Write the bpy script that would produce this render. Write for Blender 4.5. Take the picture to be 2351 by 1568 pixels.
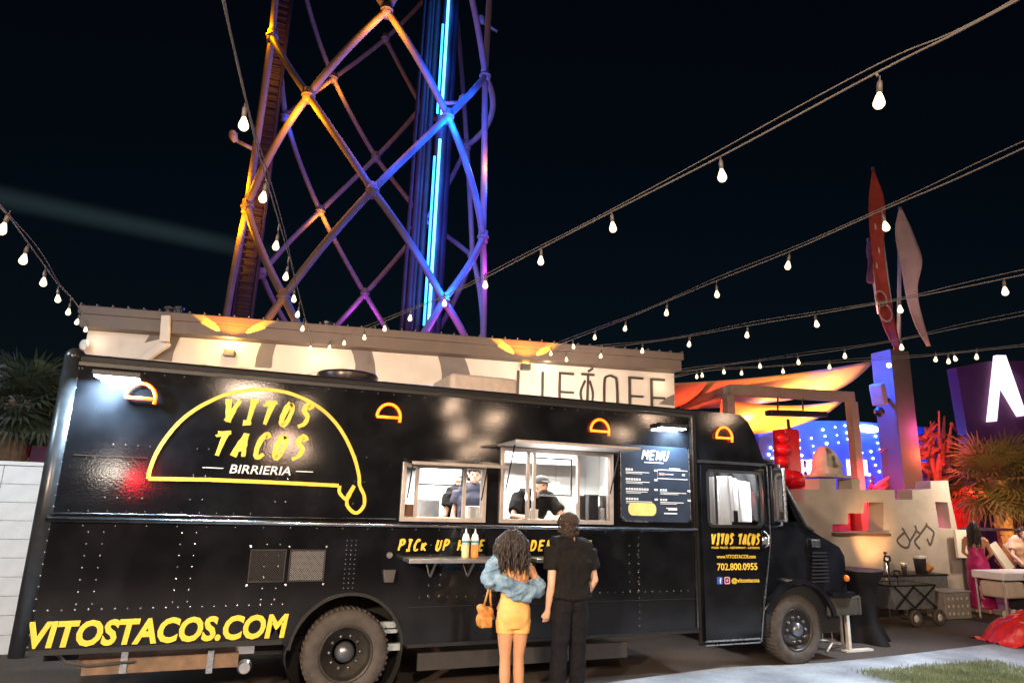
import bpy, math, random
from mathutils import Vector, Matrix, geometry, noise
random.seed(7)
PI = math.pi
for o in list(bpy.data.objects):
    bpy.data.objects.remove(o, do_unlink=True)
sc = bpy.context.scene
COL = sc.collection

# ------------------------------------------------------------------ camera
F, PITCH, ROLL, YAW, CAM_H, CAM_D = 1511.5, .2314, .0314, .3718, 1.9457, 7.0027
fw = Vector((math.sin(YAW)*math.cos(PITCH), math.cos(YAW)*math.cos(PITCH), math.sin(PITCH)))
r0 = Vector((math.cos(YAW), -math.sin(YAW), 0)); u0 = r0.cross(fw)
rt = r0*math.cos(ROLL) + u0*math.sin(ROLL); up = -r0*math.sin(ROLL) + u0*math.cos(ROLL)
CP = Vector((0, -CAM_D, CAM_H))
cd = bpy.data.cameras.new('camera'); cam = bpy.data.objects.new('camera', cd); COL.objects.link(cam)
M = Matrix((rt, up, -fw)).transposed().to_4x4(); M.translation = CP
cam.matrix_world = M
cd.sensor_width = 36; cd.lens = F/2351*36; cd.clip_start = .05; cd.clip_end = 2000
sc.camera = cam

def ray(px, py): return fw + rt*((px-1175.5)/F) - up*((py-784)/F)
def at(px, py, Y=0.0):
    d = ray(px, py); return CP + d*((Y-CP.y)/d.y)
def atz(px, py, Z=0.0):
    d = ray(px, py); return CP + d*((Z-CP.z)/d.z)
def atp(px, py, p0, n):
    d = ray(px, py); n = Vector(n); return CP + d*((Vector(p0)-CP).dot(n)/d.dot(n))
def zm(x0, y0, s):                      # a detail measured in an enlarged crop -> photo units
    return lambda a, b: ((x0+a/s)/1.63332, (y0+b/s)/1.63332)

# ------------------------------------------------------------------ world, moon, exposure
w = bpy.data.worlds.new('World'); sc.world = w; w.use_nodes = True
nt = w.node_tree; bg = nt.nodes['Background']
sky = nt.nodes.new('ShaderNodeTexSky'); sky.sky_type = 'NISHITA'; sky.sun_disc = False
sky.sun_elevation = math.radians(4); sky.sun_rotation = math.radians(200); sky.air_density = 1.0; sky.dust_density = .4; sky.ozone_density = 3.2
bg.inputs[1].default_value = .0028
# a faint pale searchlight streak painted into the night sky colour, fixed in world directions
d1, d2 = ray(-60, 440).normalized(), ray(520, 562).normalized(); pn = d1.cross(d2).normalized(); dm = (d1*.62+d2*.38).normalized()
def wn(t, op=None, **kw):
    q = nt.nodes.new(t)
    if op: q.operation = op
    return q
tc_ = wn('ShaderNodeTexCoord'); v1 = wn('ShaderNodeVectorMath', 'DOT_PRODUCT'); v1.inputs[1].default_value = pn; nt.links.new(tc_.outputs['Generated'], v1.inputs[0])
v2 = wn('ShaderNodeVectorMath', 'DOT_PRODUCT'); v2.inputs[1].default_value = dm; nt.links.new(tc_.outputs['Generated'], v2.inputs[0])
a1 = wn('ShaderNodeMath', 'ABSOLUTE'); nt.links.new(v1.outputs['Value'], a1.inputs[0])
m1_ = wn('ShaderNodeMapRange'); m1_.interpolation_type = 'SMOOTHSTEP'; m1_.inputs[1].default_value = 0; m1_.inputs[2].default_value = 0.019; m1_.inputs[3].default_value = 1; m1_.inputs[4].default_value = 0; nt.links.new(a1.outputs[0], m1_.inputs[0])
m2_ = wn('ShaderNodeMapRange'); m2_.interpolation_type = 'SMOOTHSTEP'; m2_.inputs[1].default_value = .965; m2_.inputs[2].default_value = .995; m2_.inputs[3].default_value = 0; m2_.inputs[4].default_value = 1; nt.links.new(v2.outputs['Value'], m2_.inputs[0])
m3_ = wn('ShaderNodeMath', 'MULTIPLY'); nt.links.new(m1_.outputs[0], m3_.inputs[0]); nt.links.new(m2_.outputs[0], m3_.inputs[1])
mx_ = wn('ShaderNodeMix'); mx_.data_type = 'RGBA'; mx_.blend_type = 'ADD'; nt.links.new(m3_.outputs[0], mx_.inputs['Factor']); nt.links.new(sky.outputs[0], mx_.inputs['A']); mx_.inputs['B'].default_value = (4.2, 7.0, 7.6, 1)
nt.links.new(mx_.outputs['Result'], bg.inputs[0])
sl = bpy.data.lights.new('moon', 'SUN'); sl.energy = .012; sl.angle = math.radians(.5); sl.color = (1, .95, .88)
so = bpy.data.objects.new('moon', sl); COL.objects.link(so); so.rotation_euler = (math.radians(50), 0, math.radians(-20))
sc.view_settings.view_transform = 'Standard'; sc.view_settings.look = 'None'
sc.view_settings.exposure = 0; sc.view_settings.gamma = 1; sc.view_settings.use_curve_mapping = False
sc.render.engine = 'CYCLES'
cy = sc.cycles; cy.use_denoising = True; cy.max_bounces = 6; cy.diffuse_bounces = 3; cy.glossy_bounces = 4
cy.transmission_bounces = 6; cy.transparent_max_bounces = 12; cy.caustics_reflective = False; cy.caustics_refractive = False
cy.sample_clamp_indirect = 4; cy.use_light_tree = True

def lamp(kind, loc, energy, color, target=None, size=.2, size_y=None, spot=60, blend=.3, name='lamp', spread=None):
    l = bpy.data.lights.new(name, kind); l.energy = energy; l.color = color
    if kind == 'AREA':
        l.shape = 'RECTANGLE' if size_y else 'DISK'; l.size = size
        if size_y: l.size_y = size_y
        if spread: l.spread = math.radians(spread)
    else:
        l.shadow_soft_size = size
    if kind == 'SPOT':
        l.spot_size = math.radians(spot); l.spot_blend = blend
    o = bpy.data.objects.new(name, l); COL.objects.link(o); o.location = loc
    if target is not None:
        o.rotation_euler = (Vector(target)-Vector(loc)).to_track_quat('-Z', 'Y').to_euler()
    return o

# venue floodlights behind the photographer (they show as reflections in the black paint)
lamp('AREA', (-6.2, -10.2, 4.6), 400, (1, .75, .52), (2.6, 0, .8), .5, name='venue_flood', spread=80)
lamp('AREA', (.75, -10, 3.0), 45, (1, .62, .42), (1, 0, 2), .45, name='venue_lamp')
lamp('AREA', (-2.75, -10, 2.28), 22, (1, .85, .7), (-1, 0, 2), .5, .16, name='venue_lamp')
lamp('AREA', (-.4, -10.8, 5.9), 125, (1, .78, .58), (3.0, 0, .8), .55, name='venue_flood', spread=80)
lamp('AREA', (-.12, -10, 4.22), 90, (1, .72, .52), (0, 0, 2.6), .9, .25, name='venue_lamp')
lamp('AREA', (-2.2, -10, 2.12), 26, (1, .02, .03), (-1, 0, 2), .26, name='red_sign_glow')

# row of small warm party lamps on the far side of the yard, behind the photographer
for x_, z_, e_ in ((4.84, 4.23, 7), (5.07, 3.62, 6), (5.37, 3.02, 5), (5.97, 3.97, 7), (5.75, 3.26, 5), (10.9, 4.36, 8), (9.94, 3.75, 6), (1.15, 3.94, 6), (1.16, 2.8, 6), (13.5, 4.5, 8)):
    lamp('AREA', (x_, -9.5, z_), e_*2.6, (1, .68, .46), (x_*.6, 0, 2.6), .3, name='party_lamp')

# ------------------------------------------------------------------ materials
MATS = {}
def mat(name, col, rough=.5, metal=0, var=.12, scale=8, bump=0, bscale=60, emit=None, estr=0, coat=0, spec=None, trans=0, col2=None, alpha=None):
    if name in MATS: return MATS[name]
    m = bpy.data.materials.new(name); m.use_nodes = True; MATS[name] = m
    n = m.node_tree.nodes; L = m.node_tree.links; b = n['Principled BSDF']
    tc = n.new('ShaderNodeTexCoord'); nz = n.new('ShaderNodeTexNoise'); nz.inputs['Scale'].default_value = scale; nz.inputs['Detail'].default_value = 6
    L.new(tc.outputs['Object'], nz.inputs['Vector'])
    rp = n.new('ShaderNodeValToRGB'); L.new(nz.outputs[0], rp.inputs[0])
    c2 = col2 if col2 else tuple(c*(1-var) for c in col); c1 = col if col2 else tuple(min(1, c*(1+var)) for c in col)
    rp.color_ramp.elements[0].position = .32; rp.color_ramp.elements[1].position = .68
    rp.color_ramp.elements[0].color = (*c2, 1); rp.color_ramp.elements[1].color = (*c1, 1)
    L.new(rp.outputs[0], b.inputs['Base Color'])
    mr = n.new('ShaderNodeMapRange'); mr.inputs[3].default_value = max(.02, rough*.8); mr.inputs[4].default_value = min(1, rough*1.2)
    L.new(nz.outputs[0], mr.inputs[0]); L.new(mr.outputs[0], b.inputs['Roughness'])
    b.inputs['Metallic'].default_value = metal
    if coat: b.inputs['Coat Weight'].default_value = coat; b.inputs['Coat Roughness'].default_value = .04
    if spec is not None: b.inputs['Specular IOR Level'].default_value = spec
    if trans: b.inputs['Transmission Weight'].default_value = trans
    if bump:
        nb = n.new('ShaderNodeTexNoise'); nb.inputs['Scale'].default_value = bscale; nb.inputs['Detail'].default_value = 4
        L.new(tc.outputs['Object'], nb.inputs['Vector'])
        bp = n.new('ShaderNodeBump'); bp.inputs['Strength'].default_value = bump; bp.inputs['Distance'].default_value = .02
        L.new(nb.outputs[0], bp.inputs['Height']); L.new(bp.outputs[0], b.inputs['Normal'])
    if emit:
        b.inputs['Emission Color'].default_value = (*emit, 1); b.inputs['Emission Strength'].default_value = estr
    return m
def glassmat(name, tint=(1, 1, 1), refl=.08):
    m = bpy.data.materials.new(name); m.use_nodes = True; n = m.node_tree.nodes; L = m.node_tree.links
    n.remove(n['Principled BSDF']); o = n['Material Output']
    t = n.new('ShaderNodeBsdfTransparent'); t.inputs[0].default_value = (*tint, 1)
    g = n.new('ShaderNodeBsdfGlossy'); g.inputs['Roughness'].default_value = .02
    f = n.new('ShaderNodeFresnel'); f.inputs[0].default_value = 1.45
    nz = n.new('ShaderNodeTexNoise'); nz.inputs['Scale'].default_value = 3
    bp = n.new('ShaderNodeBump'); bp.inputs['Strength'].default_value = .02; L.new(nz.outputs[0], bp.inputs['Height']); L.new(bp.outputs[0], g.inputs['Normal'])
    mx = n.new('ShaderNodeMixShader'); L.new(f.outputs[0], mx.inputs[0]); L.new(t.outputs[0], mx.inputs[1]); L.new(g.outputs[0], mx.inputs[2])
    L.new(mx.outputs[0], o.inputs[0]); MATS[name] = m; return m

def paintmat():
    m = bpy.data.materials.new('black_truck_paint'); m.use_nodes = True; n = m.node_tree.nodes; L = m.node_tree.links; b = n['Principled BSDF']
    tc = n.new('ShaderNodeTexCoord')
    def nzn(s, d=5):
        z = n.new('ShaderNodeTexNoise'); z.inputs['Scale'].default_value = s; z.inputs['Detail'].default_value = d; L.new(tc.outputs['Object'], z.inputs['Vector']); return z
    dust = nzn(3.2, 9)
    rp = n.new('ShaderNodeValToRGB'); rp.color_ramp.elements[0].position = .4; rp.color_ramp.elements[1].position = .75
    rp.color_ramp.elements[0].color = (.005, .0055, .007, 1); rp.color_ramp.elements[1].color = (.012, .013, .016, 1)
    L.new(dust.outputs[0], rp.inputs[0]); L.new(rp.outputs[0], b.inputs['Base Color'])
    r2 = n.new('ShaderNodeMapRange'); r2.inputs[3].default_value = .045; r2.inputs[4].default_value = .12; L.new(dust.outputs[0], r2.inputs[0]); L.new(r2.outputs[0], b.inputs['Roughness'])
    wav = nzn(1.5, .5); fine = nzn(55, 3)
    b1 = n.new('ShaderNodeBump'); b1.inputs['Strength'].default_value = .10; b1.inputs['Distance'].default_value = .05; L.new(wav.outputs[0], b1.inputs['Height'])
    b2 = n.new('ShaderNodeBump'); b2.inputs['Strength'].default_value = .10; b2.inputs['Distance'].default_value = .0035; L.new(fine.outputs[0], b2.inputs['Height']); L.new(b1.outputs[0], b2.inputs['Normal'])
    L.new(b2.outputs[0], b.inputs['Normal']); b.inputs['Coat Weight'].default_value = .12; b.inputs['Specular IOR Level'].default_value = .38; b.inputs['Coat Roughness'].default_value = .12
    L.new(b1.outputs[0], b.inputs['Coat Normal'])
    MATS['paint'] = m; return m
PAINT = paintmat()
GLASS = glassmat('window_glass', (.96, .97, .98))
BLACKTRIM = mat('black_trim', (.012, .012, .013), .45, bump=.1, bscale=40)
CHROME = mat('brushed_aluminium', (.62, .63, .65), .28, 1, .1, 20, .05, 90)
STEEL = mat('stainless_steel', (.66, .67, .68), .35, 1, .08, 12)
RUBBER = mat('tyre_rubber', (.062, .052, .045), .8, 0, .3, 14, .15, 60)
YELLOW = mat('yellow_vinyl', (.88, .60, .06), .45, 0, .05, 30)
WHITEV = mat('white_vinyl', (.8, .8, .8), .5, 0, .03, 30)
INWHITE = mat('white_interior_panel', (.78, .77, .75), .4, 0, .05, 5)
NEON = mat('orange_neon', (1, .35, .05), .4, emit=(1, .075, .001), estr=6)
LEDW = mat('white_led_lens', (.9, .95, 1), .3, emit=(.85, .94, 1), estr=45)
BULB = mat('lit_warm_bulb', (1, .9, .75), .3, emit=(1, .74, .44), estr=2.1)
SKIN = mat('skin_tan', (.54, .27, .145), .5, 0, .07, 9, .06, 120)
SKIN2 = mat('skin_pale', (.66, .40, .28), .5, 0, .07, 9, .06, 120)
HAIR = mat('dark_hair', (.03, .02, .016), .42, 0, .35, 60, .3, 200)
HAIR2 = mat('brown_hair', (.05, .031, .021), .5, 0, .4, 60, .3, 180)
BLACKTEE = mat('black_cotton', (.013, .012, .012), .9, 0, .25, 30, .5, 14, spec=.12)
BLACKPANT = mat('black_trousers', (.011, .011, .014), .9, 0, .25, 30, .5, 16, spec=.12)
DENIM = mat('blue_denim', (.30, .44, .56), .9, 0, .3, 11, .9, 34, col2=(.07, .15, .25))
DRESS = mat('mustard_knit', (.80, .43, .13), .8, 0, .06, 20, .12, 40)
TAN = mat('tan_leather', (.50, .22, .05), .55, 0, .25, 24, .4, 40)
BEIGE = mat('beige_stucco', (.46, .405, .36), .9, 0, .14, 2.2, .35, 60)
CONCRETE_M = None

# ------------------------------------------------------------------ object helpers
BASE = {}
def link(o, parent=None):
    COL.objects.link(o)
    if parent is not None:
        o.parent = parent; BASE[o.name] = BASE[parent.name]
    return o
def thing(name, label, cat, loc=(0, 0, 0), group=None):
    o = bpy.data.objects.new(name, None); o.empty_display_size = .2; COL.objects.link(o); o.location = loc
    BASE[o.name] = Vector(loc); o['label'] = label; o['category'] = cat
    if group: o['group'] = group
    return o
def tag(o, label=None, cat=None, group=None, kind=None):
    if label: o['label'] = label
    if cat: o['category'] = cat
    if group: o['group'] = group
    if kind: o['kind'] = kind
    return o
def inst(name, mesh, parent, loc, rot=None, scale=None, mtx=None):   # another object sharing mesh data
    o = bpy.data.objects.new(name, mesh); link(o, parent)
    if mtx is not None:
        mm = mtx.copy(); mm.translation = mm.translation - (BASE[parent.name] if parent is not None else Vector()); o.matrix_basis = mm
        return o
    o.location = Vector(loc) - (BASE[parent.name] if parent is not None else Vector())
    if rot: o.rotation_euler = rot
    if scale: o.scale = scale
    return o
class MB:
    def __init__(s): s.v = []; s.f = []
    def add(s, vs, fs):
        b = len(s.v); s.v += [tuple(x) for x in vs]; s.f += [tuple(b+i for i in f) for f in fs]; return s
    def box(s, a, b, m=None):
        x0, y0, z0 = a; x1, y1, z1 = b
        vs = [Vector(p) for p in ((x0,y0,z0),(x1,y0,z0),(x1,y1,z0),(x0,y1,z0),(x0,y0,z1),(x1,y0,z1),(x1,y1,z1),(x0,y1,z1))]
        if m is not None: vs = [m @ p for p in vs]
        return s.add(vs, [(0,3,2,1),(4,5,6,7),(0,1,5,4),(1,2,6,5),(2,3,7,6),(3,0,4,7)])
    def bar(s, p, q, wd, h=None, upv=(0, 0, 1)):
        p, q = Vector(p), Vector(q); d = (q-p); L = d.length; d.normalize(); h = h or wd
        x = d.cross(Vector(upv))
        if x.length < 1e-4: x = d.cross(Vector((1, 0, 0)))
        x.normalize(); z = x.cross(d)
        m = Matrix((x, d, z)).transposed().to_4x4(); m.translation = p
        return s.box((-wd/2, 0, -h/2), (wd/2, L, h/2), m)
    def tube(s, pts, r, n=8, cap=True, ell=None):
        pts = [Vector(p) for p in pts]; N = len(pts); rr = r if isinstance(r, (list, tuple)) else [r]*N
        t0 = (pts[1]-pts[0]).normalized(); a = t0.cross(Vector((0, 0, 1)))
        if a.length < .05: a = t0.cross(Vector((0, 1, 0)))
        a.normalize(); vs = []
        for i, p in enumerate(pts):
            t = (pts[min(i+1, N-1)]-pts[max(i-1, 0)]).normalized()
            a = (a - t*a.dot(t)).normalized(); b = t.cross(a)
            for k in range(n):
                an = 2*PI*k/n; vs.append(p + (a*math.cos(an) + b*math.sin(an))*rr[i])
        fs = [(i*n+k, i*n+(k+1) % n, (i+1)*n+(k+1) % n, (i+1)*n+k) for i in range(N-1) for k in range(n)]
        if cap: fs += [tuple(range(n))[::-1], tuple((N-1)*n+k for k in range(n))]
        return s.add(vs, fs)
    def loft(s, rings, n=20):                  # rings: (centre, rx, ry) horizontal ellipses
        vs = []
        for c, rx, ry in rings:
            for k in range(n):
                an = 2*PI*k/n; vs.append((c[0]+rx*math.cos(an), c[1]+ry*math.sin(an), c[2]))
        N = len(rings)
        fs = [(i*n+k, i*n+(k+1) % n, (i+1)*n+(k+1) % n, (i+1)*n+k) for i in range(N-1) for k in range(n)]
        fs += [tuple(range(n))[::-1], tuple((N-1)*n+k for k in range(n))]
        return s.add(vs, fs)
    def ell(s, c, r, n=12, m=None):
        c = Vector(c); r = (r, r, r) if isinstance(r, (int, float)) else r; vs = []; fs = []
        H = max(4, n//2)
        for i in range(1, H):
            ph = PI*i/H
            for k in range(n):
                an = 2*PI*k/n; p = Vector((r[0]*math.sin(ph)*math.cos(an), r[1]*math.sin(ph)*math.sin(an), r[2]*math.cos(ph)))
                if m is not None: p = m @ p
                vs.append(c+p)
        tp = Vector((0, 0, r[2])); 
        if m is not None: tp = m @ tp
        vs += [c+tp, c-tp]; T = len(vs)-2
        for i in range(H-2):
            for k in range(n): fs.append((i*n+k, (i+1)*n+k, (i+1)*n+(k+1) % n, i*n+(k+1) % n))
        for k in range(n):
            fs.append((T, k, (k+1) % n)); fs.append((T+1, (H-2)*n+(k+1) % n, (H-2)*n+k))
        return s.add(vs, fs)
    def lathe(s, prof, origin=(0, 0, 0), axis='z', n=28, closed=False):    # prof: (radius, along)
        o = Vector(origin); vs = []
        for r_, h in prof:
            for k in range(n):
                an = 2*PI*k/n; c_, s_ = r_*math.cos(an), r_*math.sin(an)
                vs.append(o+(Vector((c_, s_, h)) if axis == 'z' else Vector((c_, h, s_)) if axis == 'y' else Vector((h, c_, s_))))
        N = len(prof); fs = [(i*n+k, i*n+(k+1) % n, (i+1)*n+(k+1) % n, (i+1)*n+k) for i in range(N-1) for k in range(n)]
        if closed: fs += [((N-1)*n+k, (N-1)*n+(k+1) % n, (k+1) % n, k) for k in range(n)]
        else: fs += [tuple(range(n))[::-1], tuple((N-1)*n+k for k in range(n))]
        return s.add(vs, fs)
    def mesh(s, name, m, smooth=False, off=None):
        me = bpy.data.meshes.new(name)
        vs = s.v if off is None else [(x-off[0], y-off[1], z-off[2]) for x, y, z in s.v]
        me.from_pydata(vs, [], s.f); 
        if m: me.materials.append(m)
        me.validate(); me.update()
        import bmesh as _b
        bm = _b.new(); bm.from_mesh(me); _b.ops.recalc_face_normals(bm, faces=bm.faces); bm.to_mesh(me); bm.free()
        if smooth: me.polygons.foreach_set('use_smooth', [True]*len(me.polygons))
        return me
    def split(s, name, m, parent=None, smooth=False, bevel=0):          # every loose piece becomes an object of its own
        par = list(range(len(s.v)))
        def fd(i):
            while par[i] != i: par[i] = par[par[i]]; i = par[i]
            return i
        for f in s.f:
            a = fd(f[0])
            for i in f[1:]: par[fd(i)] = a
        grp = {}
        for f in s.f: grp.setdefault(fd(f[0]), []).append(f)
        out = []
        for fs in grp.values():
            idx = sorted({i for f in fs for i in f}); mp = {i: k for k, i in enumerate(idx)}
            b = MB(); b.add([s.v[i] for i in idx], [tuple(mp[i] for i in f) for f in fs]); out.append(b.build(name, m, parent, smooth, bevel))
        return out
    def build(s, name, m, parent=None, smooth=False, bevel=0, base=None, seg=2):
        off = BASE[parent.name] if parent is not None else (Vector(base) if base is not None else None)
        o = bpy.data.objects.new(name, s.mesh(name, m, smooth, off)); link(o, parent)
        if parent is None: o.location = off if off is not None else (0, 0, 0); BASE[o.name] = off if off is not None else Vector()
        if bevel:
            b = o.modifiers.new('bevel', 'BEVEL'); b.width = bevel; b.segments = seg; b.limit_method = 'ANGLE'; b.angle_limit = math.radians(40)
        return o
def smooth_angle(o):
    o.data.polygons.foreach_set('use_smooth', [True]*len(o.data.polygons))
    e = o.modifiers.new('edge', 'EDGE_SPLIT'); e.split_angle = math.radians(35); return o

class Frame:                                   # a plane with origin, horizontal u, vertical v and outward normal n
    def __init__(s, o, u, v, n): s.o, s.u, s.v, s.n = Vector(o), Vector(u).normalized(), Vector(v).normalized(), Vector(n).normalized()
    def p(s, a, b, c=0): return s.o + s.u*a + s.v*b + s.n*c
    def uv(s, P): d = Vector(P)-s.o; return (d.dot(s.u), d.dot(s.v))
    def px(s, x, y): return s.uv(atp(x, y, s.o, s.n))
SIDE = Frame((0, 0, 0), (1, 0, 0), (0, 0, 1), (0, -1, 0))      # near flank of the truck
def plate(mb, fr, loops, t, base=0.0):          # polygon with holes, front face at base+t, back at base
    L3 = [[Vector((a, b, 0)) for a, b in lp] for lp in loops]
    tri = geometry.tessellate_polygon(L3); flat = [p for lp in L3 for p in lp]; n = len(flat)
    vs = [fr.p(p.x, p.y, base+t) for p in flat] + [fr.p(p.x, p.y, base) for p in flat]
    fs = [tuple(t_) for t_ in tri] + [tuple(i+n for i in reversed(t_)) for t_ in tri]
    k = 0
    for lp in loops:
        m_ = len(lp)
        for i in range(m_): a, b = k+i, k+(i+1) % m_; fs.append((a, b, b+n, a+n))
        k += m_
    return mb.add(vs, fs)
def rect(a, b, c, d): return [(a, b), (c, b), (c, d), (a, d)]
def rrect(a, b, c, d, r, n=5):
    o = []
    for cx, cy_, s0 in ((c-r, b+r, -90), (c-r, d-r, 0), (a+r, d-r, 90), (a+r, b+r, 180)):
        for i in range(n+1):
            t = math.radians(s0+90*i/n); o.append((cx+r*math.cos(t), cy_+r*math.sin(t)))
    return o
def ribbon(mb, fr, pts, wd, t=.002, base=.003, closed=False, jag=0):
    P = [Vector(p) for p in pts]; N = len(P); vs = []
    W = wd if isinstance(wd, (list, tuple)) else [wd]*N
    for i in range(N):
        a = P[(i-1) % N] if closed or i > 0 else P[0]; b = P[(i+1) % N] if closed or i < N-1 else P[-1]
        d = (b-a).normalized(); nrm = Vector((-d.y, d.x))
        e = W[i]/2; j1 = 1+random.uniform(-jag, jag); j2 = 1+random.uniform(-jag, jag)
        q, s_ = P[i]+nrm*e*j1, P[i]-nrm*e*j2
        vs += [fr.p(q.x, q.y, base+t), fr.p(s_.x, s_.y, base+t), fr.p(s_.x, s_.y, base), fr.p(q.x, q.y, base)]
    fs = []
    for i in range(N if closed else N-1):
        a, b = 4*i, 4*((i+1) % N)
        for k in range(4): fs.append((a+k, a+(k+1) % 4, b+(k+1) % 4, b+k))
    if not closed: fs += [(0, 1, 2, 3), (4*N-1, 4*N-2, 4*N-3, 4*N-4)]
    return mb.add(vs, fs)
def smoothpath(pts, n=6):                       # Catmull-Rom through the points
    P = [Vector(p) for p in pts]; out = []
    for i in range(len(P)-1):
        a, b, c, d = P[max(i-1, 0)], P[i], P[i+1], P[min(i+2, len(P)-1)]
        for k in range(n):
            t = k/n; out.append(.5*((2*b)+(c-a)*t+(2*a-5*b+4*c-d)*t*t+(3*b-a-3*c+d)*t**3))
    out.append(P[-1]); return out
def text_mb(mb, fr, s, u, v, height, width=None, shear=0, bold=0, base=.003, t=.002, rot=0, align='LEFT'):
    c = bpy.data.curves.new('t', 'FONT'); c.body = s; c.size = 1; c.shear = shear; c.offset = bold; c.extrude = .5; c.resolution_u = 3
    o = bpy.data.objects.new('t', c); COL.objects.link(o)
    me = bpy.data.meshes.new_from_object(o.evaluated_get(bpy.context.evaluated_depsgraph_get()))
    xs = [q.co.x for q in me.vertices]; ys = [q.co.y for q in me.vertices]; x0, x1, y0, y1 = min(xs), max(xs), min(ys), max(ys)
    ky = height/(y1-y0); kx = (width/(x1-x0)) if width else ky
    W = (x1-x0)*kx; sh = 0 if align == 'LEFT' else -W/2
    cr, sr = math.cos(rot), math.sin(rot)
    vs = []
    for q in me.vertices:
        a, b = (q.co.x-x0)*kx+sh, (q.co.y-y0)*ky
        vs.append(fr.p(u+a*cr-b*sr, v+a*sr+b*cr, base+(t if q.co.z > 0 else 0)))
    mb.add(vs, [tuple(p.vertices) for p in me.polygons])
    bpy.data.objects.remove(o); bpy.data.meshes.remove(me); bpy.data.curves.remove(c); return W
BR = {'V': [[(.02, 1), (.2, .55), (.38, 0)], [(.36, .02), (.62, .5), (1, .98)]], 'I': [[(.25, .97), (.95, 1)], [(.62, 1), (.5, 0)], [(.08, .02), (.8, 0)]],
 'T': [[(0, .9), (1, 1)], [(.6, .97), (.32, 0)], [(0, .9), (.1, .8)]], 'O': [[(.62, 1), (.3, .75), (.12, .25), (.38, 0), (.72, .35), (.86, .8), (.6, 1)]],
 'S': [[(.95, .82), (.6, 1), (.28, .74), (.74, .46), (.58, .14), (.04, 0)]], 'A': [[(.0, 0), (.35, .6), (.62, 1)], [(.62, 1), (.7, .5), (.82, 0)], [(.22, .3), (.74, .36)]],
 'C': [[(.95, .86), (.62, 1), (.2, .55), (.2, .1), (.45, 0), (.82, .16)]], 'P': [[(.3, 1), (.08, 0)], [(.22, .95), (.8, .98), (.85, .65), (.2, .42)]],
 'K': [[(.25, .7), (.1, 0)], [(.8, .7), (.2, .3)], [(.22, .32), (.85, 0)]], 'U': [[(.25, 1), (.1, .25), (.4, 0), (.72, .25), (.9, 1)]],
 'H': [[(.25, 1), (.08, 0)], [(.95, 1), (.75, 0)], [(.15, .5), (.85, .52)]], 'E': [[(.3, 1), (.08, 0)], [(.25, .97), (.95, 1)], [(.18, .5), (.8, .53)], [(.08, .02), (.75, .04)]],
 'R': [[(.3, 1), (.08, 0)], [(.22, .95), (.8, .98), (.85, .65), (.2, .45)], [(.3, .45), (.8, 0)]], 'D': [[(.3, 1), (.1, 0)], [(.2, .96), (.75, .9), (.88, .45), (.6, .08), (.08, .02)]],
 'M': [[(.2, 1), (.0, 0)], [(.2, 1), (.5, .4)], [(.5, .4), (.95, 1)], [(.95, 1), (.85, 0)]], 'N': [[(.2, 1), (.05, 0)], [(.2, 1), (.7, 0)], [(.7, 0), (.95, 1)]]}
def brush(mb, fr, s, u, v, w_, h, wd, gap=.35, rot=0, slant=.12, base=.003, word=None):
    n = len(s); cw = w_/(n+gap*(n-1)); x = 0; cr, sr = math.cos(rot), math.sin(rot); k = 0
    wi = 0
    for ch in s:
        if ch == ' ': wi += 1
        for st in (BR.get(ch, []) if word is None or wi == word else []):
            P = [Vector((x+a*cw+slant*h*b, b*h)) for a, b in st]
            P = smoothpath(P, 4) if len(P) > 2 else [P[0], P[0].lerp(P[1], .35), P[0].lerp(P[1], .7), P[1]]
            P = [Vector((u+p.x*cr-p.y*sr, v+p.x*sr+p.y*cr)) for p in P]
            N = len(P); W = [wd*(1.1-.45*i/(N-1)) for i in range(N)]
            ribbon(mb, fr, P, W, .002+.0003*(k % 4), base, jag=.16); k += 1
        x += cw*(1+gap)
def organic(name, mb, m, parent, voxel=.012, smooth=6, disp=None):   # closed pieces fused into one continuous surface
    off = BASE[parent.name]
    me0 = mb.mesh('tmp', m, True, off); o = bpy.data.objects.new('tmp', me0); COL.objects.link(o)
    r = o.modifiers.new('r', 'REMESH'); r.mode = 'VOXEL'; r.voxel_size = voxel; r.use_smooth_shade = True
    s_ = o.modifiers.new('s', 'SMOOTH'); s_.iterations = smooth; s_.factor = .5
    dg = bpy.context.evaluated_depsgraph_get(); me = bpy.data.meshes.new_from_object(o.evaluated_get(dg)); me.name = name
    bpy.data.objects.remove(o); bpy.data.meshes.remove(me0)
    if disp:
        amp, fr_ = disp
        for q in me.vertices:
            if fr_ < 0:                                            # cloth folds: long ridges running on a slant
                c = q.co; s_ = Vector(((c.x*.82+c.z*.57)*5, c.y*5, (-c.x*.57+c.z*.82)*-fr_)); q.co += q.normal*amp*(.55-1.7*abs(noise.noise(s_)))
            else: q.co += q.normal*amp*noise.noise(q.co*fr_)
    me.polygons.foreach_set('use_smooth', [True]*len(me.polygons))
    if not me.materials: me.materials.append(m)
    ob = bpy.data.objects.new(name, me); link(ob, parent); return ob

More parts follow.
